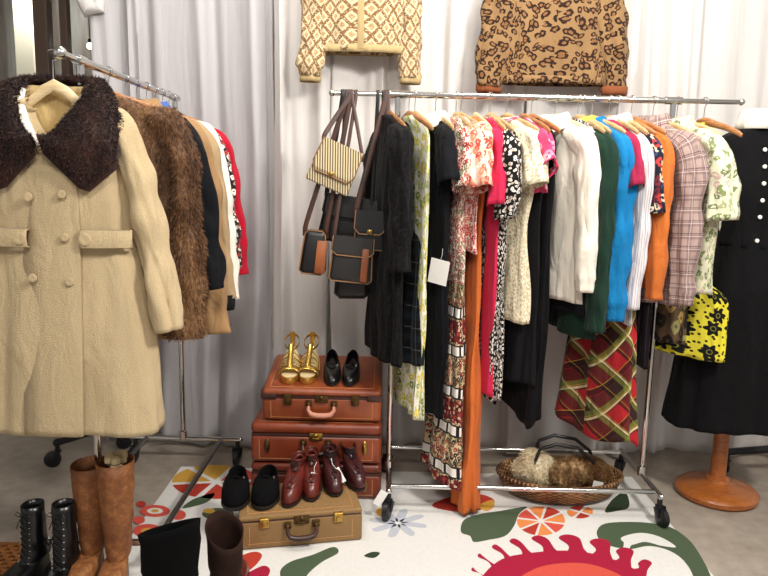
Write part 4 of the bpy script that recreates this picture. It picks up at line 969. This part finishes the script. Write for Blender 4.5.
def shoe(name, label, loc, rotz, L=.26, W=.092, mat=None, sole=.012, heel=.025, opening=(.02, .52, .058, .075, .055), shaft=None, laces=None, lining=None, cat='shoe', group=None, tilt=0, bar=False, toe_h=.045, solemat=None, eyelets=None, toecap=False, slant=0):
    t = thing(name, label, cat, loc, rotz, group); t.rotation_euler = (tilt, 0, rotz)
    o = outline(L, W); n = len(o)
    lift = lambda y: heel*max(0, min(1, (1-(-y/L)/.62)))**1.2 if heel else 0
    m = MB()
    rows = [[(x*.97, y, lift(y)+.0005) for x, y in o], [(x*1.03, y*1.0+(.003 if y > -L/2 else -.003), lift(y)+sole*.3) for x, y in o], [(x*1.03, y+(.003 if y > -L/2 else -.003), lift(y)+sole) for x, y in o]]
    m.cap(rows[0], True); m.grid(rows, True); m.cap(rows[2])
    m.build('sole', solemat or S_SOLE, t)
    if heel > .008:
        m = MB(); hp = [(x*.96, y) for x, y in o if y > -L*.26]; hp.sort(key=lambda q: math.atan2(q[1]+L*.12, q[0]))
        a = [(x*.95, y*.95-.002, 0) for x, y in hp]; b = [(x, y, lift(y)+.002) for x, y in hp]
        m.cap(a, True); m.grid([a, b], True); m.cap(b); m.build('heel', solemat or S_SOLE, t)
    y0, y1, ow, zh, zf = opening
    op = []
    for k in range(n):
        a = 2*PI*k/n; c, s = math.cos(a), math.sin(a)
        y = -L*(y0+y1)/2+L*(y1-y0)/2*s; q = (1-s)/2
        op.append((ow/2*c*(1-.25*q), y, zh+(zf-zh)*q-(.012*math.sin(PI*q) if not shaft else 0)))
    P = []
    def surf(k, s):
        x0, yy0 = o[k]; z0 = lift(yy0)+sole; e = s**1.7; up = math.sin(s*PI/2)**.75
        x = x0*1.0+(op[k][0]-x0)*e; y = yy0+(op[k][1]-yy0)*e
        bulge = 1+.05*math.sin(PI*s)
        return (x*bulge, y, z0+(op[k][2]-z0)*up)
    R = 12
    for i in range(R+1): P.append([surf(k, i/R) for k in range(n)])
    if shaft:
        for (z, cy, rx, ry) in shaft:
            P.append([(rx*math.cos(2*PI*k/n), -L*cy+ry*math.sin(2*PI*k/n), z-slant*ry*math.sin(2*PI*k/n)*max(0, min(1, (z-.15)/.15))) for k in range(n)])
        # smooth the shaft by inserting rows
        base = P[:R-1]; up = P[R-1:]; D = []
        for a, b in zip(up, up[1:]):
            for q in range(4): D.append([tuple(np.array(u)*(1-q/4)+np.array(v)*(q/4)) for u, v in zip(a, b)])
        D.append(up[-1])
        A = np.array([base[-1]]+D)
        for _ in range(4): A[1:-1] = (A[:-2]+2*A[1:-1]+A[2:])/4
        rr = random.Random(int(loc[0]*999)); p1, p2 = rr.random()*6, rr.random()*6
        for i in range(1, len(A)):
            cen = A[i].mean(0); w = 1+.03*np.sin(A[i][:, 2]*62+p1+2*np.arctan2(A[i][:, 1]-cen[1], A[i][:, 0]))+.02*np.sin(A[i][:, 2]*111+p2)
            A[i][:, :2] = cen[:2]+(A[i][:, :2]-cen[:2])*w[:, None]
        P = base+[[tuple(v) for v in row] for row in A[1:]]
    m = MB(); m.grid(P, True, [[(k/n*.3, i*.02) for k in range(n+1)] for i in range(len(P))])
    m.build('upper', mat, t, solid=.003, angle=75)
    m = MB(); ins = [(x*.9, y*.97-.004, lift(y)+sole+.001) for x, y in o]; m.cap(ins); m.build('insole', lining or S_IN, t)
    kf = n*3//4; front = [P[i][kf] for i in range(len(P))]
    if toecap:
        m = MB(); m.tube([tuple(Vector(P[i][k])*1.0+Vector((0, 0, .001))) for i, k in [(int(R*.45), kk) for kk in range(kf-7, kf+8)]], .0012, 5); m.build('toecap_seam', LACE_D, t)
    if laces:
        z0, z1, cnt, lm, wd = laces
        fz = np.array([p[2] for p in front]); order = np.argsort(fz)
        m = MB()
        for sg in (1, -1):
            Z_ = []
            for i in range(cnt):
                z = z0+(z1-z0)*i/(cnt-1); y = front[int(np.argmin(np.abs(fz-z)))][1]
                w_ = sg*(1 if i % 2 else -1)
                Z_ += [(w_*wd, y+.003, z), (0, y-.004, z+.5*(z1-z0)/(cnt-1))]
            Z_.append((0, front[int(np.argmin(np.abs(fz-z1)))][1]-.004, z1+.006))
            m.tube(Z_, .0019, 6)
        z = z1+.006; j = int(np.argmin(np.abs(fz-z1))); y = front[j][1]-.004
        for sg in (-1, 1):
            m.tube([(0, y, z), (sg*.018, y-.006, z+.014), (sg*.03, y-.006, z+.002), (sg*.012, y-.004, z-.004), (0, y, z)], .0016, 6)
            m.tube([(0, y, z), (sg*.012, y-.008, z-.02), (sg*.02, y-.012, z-.045)], .0015, 6)
        m.build('laces', lm, t)
        if eyelets:
            for i in range(cnt):
                z = z0+(z1-z0)*i/(cnt-1); j = int(np.argmin(np.abs(fz-z))); y = front[j][1]
                for sg in (-1, 1):
                    m = MB(); m.ball((sg*wd*1.1, y+.003, z+.002), .0032, 8); m.build('eyelet', M['chrome'], t)
    if bar:
        m = MB(); zb = zf+.012; k1 = int(n*.93) % n; a, b = P[R-1][k1], P[R-1][n//2+int(n*.07)]
        m.tube([a, ((a[0]+b[0])/2, (a[1]+b[1])/2-.004, max(a[2], b[2])+.012), b], .0075, 8, sx=.3, sy=1, up=(0, 0, 1)); m.build('strap', mat, t)
        m = MB(); m.box((a[0], a[1], a[2]+.004), (.006, .014, .012), .002); m.build('buckle', M['chrome'], t)
    return t
def on_lid(px, py):      # a point of the tilted lid of the top case
    best = None
    for i in range(400):
        y = 2.87+i*.001; p = atY(px, py, y); z = T1[2]+.155*math.cos(TILT)+(y-T1[1])*math.tan(TILT)-.0215*0
        if best is None or abs(p.z-z) < best[0]: best = (abs(p.z-z), p)
    return best[1]
def toe_at(p, L, rz):  return (p.x-L*math.sin(rz), p.y+L*math.cos(rz), p.z)
lidz = lambda y: T1[2]+.155/math.cos(TILT)+(y-T1[1])*math.tan(TILT)+.001
# gold platform sandals
def sandal(label, x, y, rz):
    L, W = .235, .098
    t = thing('sandal', label, 'sandal', (x, y, lidz(y)), rz, 'gold sandals'); t.rotation_euler = (TILT, 0, rz)
    o = outline(L, W); n = len(o)
    zt = lambda yy: .028+.062*max(0, min(1, 1-(-yy/L)/.66))**1.15
    m = MB(); a = [(px_, py_, max(.0, zt(py_)-.028)) for px_, py_ in o]; b = [(px_, py_, zt(py_)) for px_, py_ in o]
    m.cap(a, True); m.grid([a, b], True); m.cap(b); m.build('platform', S_GOLD, t, angle=35)
    m = MB(); hp = [q for q in o if q[1] > -L*.27]; hp.sort(key=lambda q: math.atan2(q[1]+L*.12, q[0]))
    a = [(q[0]*.8, q[1]*.9-.006, 0) for q in hp]; b = [(q[0], q[1], zt(q[1])-.02) for q in hp]; m.cap(a, True); m.grid([a, b], True); m.build('heel', S_GOLD, t)
    m = MB(); m.cap([(q[0]*.93, q[1]*.97-.003, zt(q[1])+.0012) for q in o]); m.build('insole', S_IN, t)
    def band(yc, w, h, ww):
        m = MB(); P = []
        for k in range(17):
            th = PI*k/16; P.append([(ww*1.17*math.cos(th), yc+dy+.006*math.sin(th), zt(yc)-.006+h*math.sin(th)**.8) for dy in (-w/2, 0, w/2)])
        m.grid(P, False); m.build('strap', S_GOLD, t, solid=.002)
    band(-L*.78, .042, .036, .042); band(-L*.66, .012, .046, .041); band(-L*.56, .012, .055, .039); band(-L*.46, .011, .06, .036)
    m = MB(); m.tube([(0, -L*.78, zt(-L*.78)+.032), (0, -L*.6, zt(-L*.6)+.053), (0, -L*.44, zt(-L*.44)+.058), (0, -L*.32, zt(-L*.3)+.066)], .013, 8, sx=.3, sy=1, up=(0, 0, 1)); m.build('centre_strap', S_GOLD, t)
    m = MB(); P = []
    for k in range(25):
        th = PI*(-.62+2.24*k/24)-0; P.append([(.033*math.cos(th), -L*.16+.048*math.sin(th), zt(-L*.16)+.05+.018*math.sin(th)+dz) for dz in (-.006, .006)])
    m.grid(P, False); m.build('ankle_strap', S_GOLD, t, solid=.002)
    m = MB(); m.tube([(0, -.002, zt(0)-.004), (0, .004, zt(0)+.03), (0, -.002, zt(0)+.068)], .012, 10, sx=.35, sy=1, up=(0, 1, 0)); m.build('heel_strap', S_GOLD, t)
sandal('gold platform sandal at the left edge of the top suitcase lid', on_lid(287, 380).x+.002, 3.135, .06)
sandal('gold platform sandal beside the black strap shoe', on_lid(308, 379).x+.004, 3.14, -.02)
for px_, rz, lb in ((328, .08, 'black strap shoe beside the gold sandals'), (351, -.04, 'black strap shoe at the right side of the top suitcase')):
    p = on_lid(px_, 387); y = 3.115
    shoe('strap_shoe', lb, (p.x, y, lidz(y)), rz, .225, .080, S_BLK, .008, .032, (.02, .62, .06, .085, .048), None, None, S_SOLE, 'shoe', 'black strap shoes', TILT, True)
BTOP = .0055+BH+.001
def on_box(px_, py_): return atZ(px_, py_, BTOP)
ox = (.03, .42, .05, .12, .092)
for px_, py_, rz, mt, lb, lm, ln in ((287, 508, -.10, S_OX, 'oxblood laced shoe at the left of the four laced shoes', LACE_D, .24), (311, 502, .10, S_OX, 'oxblood laced shoe with a white price tag on its laces', LACE_D, .24), (336, 497, .22, S_PLUM, 'dark plum laced shoe with a white price label', LACE_B, .24), (361, 492, .34, S_PLUM, 'dark plum laced shoe at the right end of the tan case', LACE_B, .235)):
    p = on_box(px_, py_); loc = toe_at(Vector((p.x, p.y, BTOP)), ln, rz)
    t = shoe('laced_shoe', lb, loc, rz, ln, .083, mt, .010, .03, ox, [(.115, .17, .030, .048), (.135, .165, .032, .05)], (.066, .118, 5, lm, .012), S_SOLE, 'shoe', 'laced shoes on the tan case', 0, False, toecap=True)
    if px_ in (311, 336):
        m = MB(); m.box((.0, 0, -.03), (.026, .0015, .065)); m.tube([(0, 0, 0), (-.006, .012, .025), (0, .03, .05)], .001, 5)
        m.xform(Matrix.Translation((.012, -.16, .085)) @ Matrix.Rotation(-.5 if px_ == 336 else .35, 4, 'Y') @ Matrix.Rotation(-.5, 4, 'X')); m.build('price_tag', M['tag'], t, smooth=False, label='white price tag')
for px_, py_, rz, lb in ((233, 513, .12, 'black suede ankle boot hanging over the left corner of the tan case'), (261, 512, .02, 'black suede ankle boot beside the oxblood laced shoes')):
    p = on_box(px_, py_); loc = toe_at(Vector((p.x, p.y, BTOP)), .235, rz)
    shoe('ankle_boot', lb, loc, rz, .225, .112, S_SUE, .016, .015, (.02, .5, .08, .095, .082), None, None, S_SOLE, 'boot', 'black suede ankle boots', 0, True)
# boots on the floor at the front
FG = 'boots on the floor at the front'
def bsh(h, cy, r0, r1, lean=0): return [(.10, .20, .040, .056), (.16, cy, r0*.92, r0*1.15), (h*.6, cy-lean*.6, (r0+r1)/2, (r0+r1)/2*1.1), (h, cy-lean, r1, r1*1.1)]
for px_, py_, Y, rz, lb in ((38, 500, 2.2, -.28, 'black laced boot nearest the left edge with silver eyelets'), (66, 499, 2.17, -.10, 'black laced boot beside the tall tan boots')):
    p = atY(px_, py_, Y)
    shoe('laced_boot', lb, (p.x, Y+.05, 0), rz, .27, .096, S_BLK, .016, .03, (.05, .45, .07, .105, .095), bsh(p.z-.01, .22, .040, .036), (.10, p.z-.04, 9, LACE_B, .018), S_SOLE, 'boot', FG, 0, False, eyelets=True)
for px_, py_, Y, rz, lb in ((90, 463, 2.24, -.02, 'tall tan leather boot next to the black laced boots'), (114, 460, 2.20, .06, 'tall tan leather boot with crumpled paper in its top')):
    p = atY(px_, py_, Y)
    t = shoe('tall_boot', lb, (p.x, Y+.06, 0), rz, .28, .095, S_TAN, .012, .04, (.05, .42, .07, .12, .105), bsh(p.z, .22, .046, .062), None, S_SOLE, 'boot', FG)
    if px_ == 114:
        m = MB(); r_ = random.Random(3)
        for k in range(14): m.ball((r_.uniform(-.03, .03), -.06+r_.uniform(-.03, .03), p.z-.012+r_.uniform(-.01, .03)), r_.uniform(.012, .022), 6)
        m.build('paper_stuffing', S_IN, t, smooth=False, label='crumpled pale paper in the boot top')
S_DBR = leather('dark_brown_boot_leather', '#1c100c', '#33201a', .9, 10)
S_DBR.node_tree.nodes['Principled BSDF'].inputs['Coat Weight'].default_value = 0; S_DBR.node_tree.nodes['Principled BSDF'].inputs['Specular IOR Level'].default_value = .15
p = atY(146, 534, 1.80); zt_ = p.z
shoe('tall_boot', 'tall black suede boot with slanting top edge at the front', (p.x, 1.86, 0), 1.25, .28, .1, S_SUE, .014, .05, (.05, .42, .07, .12, .105), [(.10, .20, .042, .060), (.2, .2, .05, .075), (zt_*.7, .2, .05, .096), (zt_, .2, .034, .106)], None, S_SUE, 'boot', FG, slant=.42)
p = atY(214, 530, 1.93); zt_ = p.z
shoe('tall_boot', 'tall dark brown boot with wide open top beside the black suede boot', (p.x, 1.98, 0), .6, .28, .1, S_DBR, .014, .05, (.05, .42, .07, .12, .105), [(.10, .20, .042, .060), (.2, .2, .045, .058), (zt_*.7, .2, .05, .056), (zt_, .2, .056, .062)], None, leather('boot_lining', '#4a2a1c', '#6b4430', .8), 'boot', FG, slant=-.55)
p = atZ(244, 566, .03)
shoe('laced_shoe', 'dark red shoe toe on the rug below the tan case', (p.x-.0, p.y-.2, .006), PI+.1, .25, .085, S_OX, .01, .02, (.02, .5, .06, .08, .06), None, None, S_SOLE, 'shoe')
# woven mat at the bottom left corner
m = MB(); r_ = random.Random(2)
for i in range(14):
    for j in range(26):
        x, y = -1.86+j*.022, 2.10+i*.024
        m.tube([(x-.013, y, .006), (x, y, .016 if (i+j) % 2 else .009), (x+.013, y, .006)], .0075, 6, sx=.8, sy=1.3)
m.box((-1.585, 2.26, .003), (.6, .36, .006), .002)
tag(m.build('woven_mat', simple('orange_brown_straw', '#8a5524', .9, 0, .4, 60, .4, 90)), 'orange-brown woven mat at the lower left corner of the floor', 'mat')

# ------------------------------------------------------------------ handbags on the rack's left extension
BG = 'handbags hanging from the rack'
L_BK = simple('black_bag_leather', '#0c0b0d', .38, 0, .25, 20, .2, 150); L_DK = simple('dark_grey_bag_leather', '#211e1e', .45, 0, .25, 20, .2, 150); L_BR = leather('brown_bag_leather', '#6b3216', '#a05a2a', .45)
L_TAN = leather('tan_bag_piping', '#6e4a2e', '#9a7550', .5); STRAP = leather('strap_leather', '#2a140c', '#4e2a18', .5)
n = NT('striped_straw'); s_ = n.stripe(n.sep(n.map(n.ob, (1, 1, 1)))[0], 95, .5); n.l(n.mix(s_, col('#d8c8a0'), col('#5d4a35')), n.b.inputs['Base Color']); n.b.inputs['Roughness'].default_value = .8; STR = n.m
def strap(t, pts, w=.009, mat=None, name='strap'):
    m = MB(); P = [Vector(p) for p in pts]; D = []
    for i in range(len(P)-1):
        for q in range(6):
            D.append(P[i].lerp(P[i+1], q/6))
    D.append(P[-1]); A = np.array(D)
    for _ in range(2): A[1:-1] = (A[:-2]+2*A[1:-1]+A[2:])/4
    m.tube([tuple(a) for a in A], w, 8, sx=.22, sy=1, up=(0, 1, 0)); m.build(name, mat or STRAP, t)
def bag(label, cx, cy, Y, w, h, d, rot, mat, trim, flap=None, hooks=(), clasp=True, bev=.018, rz=0, flapmat=None, panel=None, bottom=None):
    c = atY(cx, cy, Y)
    t = thing('handbag', label, 'handbag', (c.x, c.y, c.z), rz, BG)
    Rm = Matrix.Rotation(-rot, 4, 'Y')
    def B(m, *a, **k): m.xform(Rm); return m.build(*a, **k)
    m = MB(); bm = bmesh.new(); bmesh.ops.create_cube(bm, size=1)
    for v in bm.verts:
        k = 1.0 if v.co.z < 0 else (bottom or .9)
        v.co = Vector((v.co.x*w*k, v.co.y*d*(1 if v.co.z < 0 else .6), v.co.z*h))
    bmesh.ops.bevel(bm, geom=list(bm.edges), offset=bev, segments=4, profile=.5, affect='EDGES'); m.bm(bm); B(m, 'body', mat, t, angle=60)
    for s in (-1, 1):          # piping round front and back
        m = MB(); k = bottom or .9; e = bev*.8
        ring = [(-w/2+e, s*(d/2-.006), -h/2+.004), (w/2-e, s*(d/2-.006), -h/2+.004), (w/2-.003, s*(d/2-.008), -h/2+e), (w*k/2-.003, s*(d*.3-.004), h/2-e), (w*k/2-e, s*(d*.3-.006), h/2-.003), (-w*k/2+e, s*(d*.3-.006), h/2-.003), (-w*k/2+.003, s*(d*.3-.004), h/2-e), (-w/2+.003, s*(d/2-.008), -h/2+e)]
        m.tube(ring, .0032, 6, closed=True); B(m, 'piping', trim, t)
    if flap:
        fh = flap*h; k = bottom or .9; P = []
        for i in range(9):
            q = i/8; a = q*PI*.5 if q < .25 else None
            z = h/2+.004-fh*q; y = -(d*.3+(d/2-d*.3)*(h/2-z)/h)-.005
            ww = w*(k+(1-k)*q*flap)/2+.002; cut = .0 if q < .8 else (q-.8)*.12
            P.append([(ww*x-math.copysign(cut*abs(x)**3, x) if x else 0, y-.003, z) for x in (-1, -.9, -.5, 0, .5, .9, 1)])
        P.insert(0, [(p[0]*.98, d*.25, h/2+.005) for p in P[0]])
        m = MB(); m.grid(P, False, flip=True); B(m, 'flap', flapmat or mat, t, solid=.004)
        m = MB(); m.tube([tuple(p) for p in ([r_[0] for r_ in P[1:]]+P[-1][1:-1]+[r_[-1] for r_ in P[:0:-1]])], .0028, 6); B(m, 'flap_piping', trim, t)
    if panel:
        m = MB(); m.box((panel[0]*w, -d*.40-.004, -h*.08), (panel[1]*w, .012, h*.74), .003, rot=Matrix.Rotation(-math.atan2(d*.2, h), 3, 'X')); B(m, 'panel', panel[2], t)
    if clasp:
        m = MB(); z = h/2-(flap or .3)*h+.015; m.box((0, -d*.5-.008, z), (.022, .01, .018), .003); m.ball((0, -d*.5-.013, z), .006); B(m, 'clasp', M['brass'], t)
    for (side, bx, mt, wd) in hooks:           # a strap from each top corner over the bar
        k = bottom or .9
        cor = Rm @ Vector((side*w*k/2, 0, h/2-.01))
        top = Vector((bx-c.x, RY-c.y, BARZ-c.z+.012)); y_ = top.y
        mid = cor.lerp(top, .5)+Vector((0, -.004, 0))
        strap(t, [cor+Vector((0, 0, -.02)), cor+Vector((0, -.004, .02)), mid, top+Vector((0, -.014, -.03)), top+Vector((0, -.011, 0)), top+Vector((0, .004, .003))], wd, mt)
        m = MB(); m.tube([(cor.x+.009*math.cos(a), cor.y, cor.z+.009*math.sin(a)) for a in [q*.6 for q in range(11)]], .0022, 6, closed=False); m.build('ring', M['brass'], t)
    return t
bx = lambda px_: atY(px_, 96, RY).x
bag('large black leather bag behind the other handbags', 352, 221, 2.955, .275, .20, .07, -.14, L_BK, L_BK, .5, ((-1, bx(343), L_BK, .01), (1, bx(384), L_BK, .01)), False)
bag('bucket bag of dark leather hanging lowest with rounded base', 352, 283, 2.93, .155, .13, .08, .02, L_DK, L_BK, .0, ((-1, bx(346), L_BK, .008), (1, bx(378), L_BK, .008)), False, .03)
bag('small black handbag with brown leather side at the left of the bags', 314, 252, 2.90, .115, .19, .085, -.09, L_BK, L_TAN, .0, ((-1, bx(347), STRAP, .0105), (1, bx(351), STRAP, .0105)), False, .022, panel=(.30, .38, L_BR), bottom=.8)
bag('dark grey satchel with a brown vertical stripe in front', 352, 260, 2.86, .185, .19, .07, -.08, L_DK, L_TAN, .42, ((-1, bx(356), STRAP, .008),), False, .02, panel=(.30, .16, L_BR))
bag('black flap handbag with pale piping nearest the black dresses', 370, 231, 2.875, .135, .165, .06, -.03, L_BK, L_TAN, .6, ((-1, bx(386), STRAP, .012), (1, bx(388), STRAP, .010)), True, .014)
bag('striped straw clutch with tan edges and gold clasp', 335, 167, 2.88, .19, .185, .04, -.40, STR, L_TAN, .75, ((-1, bx(350), STRAP, .010), (1, bx(352), STRAP, .008)), True, .008)

# ------------------------------------------------------------------ basket with plush bundles under the right rack
q = atZ(563, 506, .008); BX = atZ(563, 492, .05)
t = thing('basket', 'wide low wicker basket with black handle on the rug under the rack', 'basket', (BX.x+.0, 2.97, .0045))
WICK = NT('wicker'); _s = WICK.sep(WICK.uv)
_w = WICK.math('MULTIPLY', WICK.math('SINE', WICK.math('MULTIPLY', _s[0], 120)), WICK.math('SINE', WICK.math('MULTIPLY', _s[1], 330)))
WICK.l(WICK.ramp(WICK.math('MULTIPLY_ADD', _w, .25, WICK.noise(14)), [(.3, col('#3d2716')), (.5, col('#7a5430')), (.75, col('#b48a58'))]), WICK.b.inputs['Base Color']); WICK.b.inputs['Roughness'].default_value = .75; WICK.bump(_w, .6, .006)
m = MB(); m.lathe([(.001, 0), (.19, 0), (.235, .02), (.27, .06), (.285, .10), (.275, .105), (.26, .065), (.225, .028), (.001, .018)], n=56, sy=.62); m.build('bowl', WICK.m, t)
m = MB(); m.tube([(.283*math.cos(a), .176*math.sin(a), .103+.003*math.sin(30*a)) for a in [k*2*PI/60 for k in range(60)]], .009, 8, closed=True); m.build('rim', WICK.m, t)
for dy, dx in ((-.06, .0), (.05, .02)):
    m = MB(); m.tube([(-.12+dx, dy-.02, .09), (-.135+dx, dy-.01, .17), (-.11+dx, dy, .235), (-.04+dx, dy, .262), (.06+dx, dy, .245), (.13+dx, dy, .19), (.16+dx, dy-.02, .09)], .008, 10); m.build('handle', L_BK, t)
def plush(label, dx, dy, dz, r, sq, mat, count, seed, wr=.2):
    rr = random.Random(seed); ph = [rr.random()*6 for _ in range(6)]
    tt = thing('plush_hat', label, 'hat', (BX.x+dx, 2.97+dy, dz), 0, 'plush hats in the basket')
    mb_ = MB(); mb_.ball((0, 0, 0), r, 28, sq=sq); out = []
    for v in mb_.v:
        k = 1+wr*.5*math.sin(40*v[0]+ph[0]+25*v[2])+wr*.4*math.sin(55*v[2]+ph[1]+20*v[0])+wr*.3*math.sin(70*v[1]+ph[2])
        out.append((v[0]*k, v[1]*k, v[2]*k))
    mb_.v = out; fur_blades(mb_, count, .014, .0014, seed, .3, .7); mb_.build('crown', mat, tt)
    return tt
plush('cream plush fur hat at the left end of the basket', -.125, -.02, .135, .09, (1.05, .8, .85), fur_mat('cream_fur', '#a8926c', '#d8c9a8', '#efe6d0', 14), 4500, 3)
plush('spotted brown fur hat in the middle of the basket under the handle', .03, -.03, .125, .085, (1.15, .8, .75), fur_mat('spotted_fur', '#3a2414', '#8d6a42', '#c9ad7f', 26), 4500, 5)
tt = plush('light brown fur hat with a white tag at the right end of the basket', .155, -.02, .13, .075, (.95, .8, .85), fur_mat('light_brown_fur', '#4a2f1a', '#8a6238', '#b8925f', 18), 3500, 7)
m = MB(); m.box((-.005, -.075, -.035), (.045, .002, .03), 0, rot=Matrix.Rotation(.2, 3, 'Y')); m.build('paper_tag', M['tag'], tt, smooth=False)
# ------------------------------------------------------------------ lights, world, camera
def area(name, loc, target, size, power, color=(1, .96, .9), sy=None):
    ld = bpy.data.lights.new(name, 'AREA'); ld.energy = power; ld.color = color; ld.size = size
    if sy: ld.shape = 'RECTANGLE'; ld.size_y = sy
    o = bpy.data.objects.new(name, ld); C.objects.link(o); o.location = loc
    o.rotation_euler = (Vector(target)-Vector(loc)).to_track_quat('-Z', 'Y').to_euler(); return o
area('ceiling_lamp', (.75, 2.45, 3.1), (.75, 3.3, 1.6), .7, 30)
area('ceiling_lamp', (-.7, 2.5, 3.1), (-.7, 3.35, 1.6), .6, 20)
area('ceiling_lamp', (1.5, .9, 3.1), (-.6, 2.7, 1.0), .5, 110)
area('ceiling_lamp', (-.3, .2, 3.15), (-.3, 2.4, .6), .8, 62)
area('added_outside_light', (-2.6, 5.6, 3.0), (-2.6, 6.4, 1.2), .8, 40)  # unseen light added outside to brighten the column and far shopfront
w = bpy.data.worlds.new('room_light'); bpy.context.scene.world = w; w.use_nodes = True
w.node_tree.nodes['Background'].inputs[0].default_value = (1, .97, .95, 1); w.node_tree.nodes['Background'].inputs[1].default_value = .5
cd = bpy.data.cameras.new('camera'); cam = bpy.data.objects.new('camera', cd); C.objects.link(cam)
cd.sensor_width = 36; cd.lens = FPX/768*36; cd.clip_start = .05
Mx = Matrix(((_r[0], _u[0], -_f[0], 0), (_r[1], _u[1], -_f[1], 0), (_r[2], _u[2], -_f[2], EYE), (0, 0, 0, 1)))
cam.matrix_world = Mx
sc = bpy.context.scene; sc.camera = cam
vs = sc.view_settings; vs.view_transform = 'Standard'; vs.look = 'None'; vs.exposure = .08; vs.gamma = 1; vs.use_curve_mapping = False
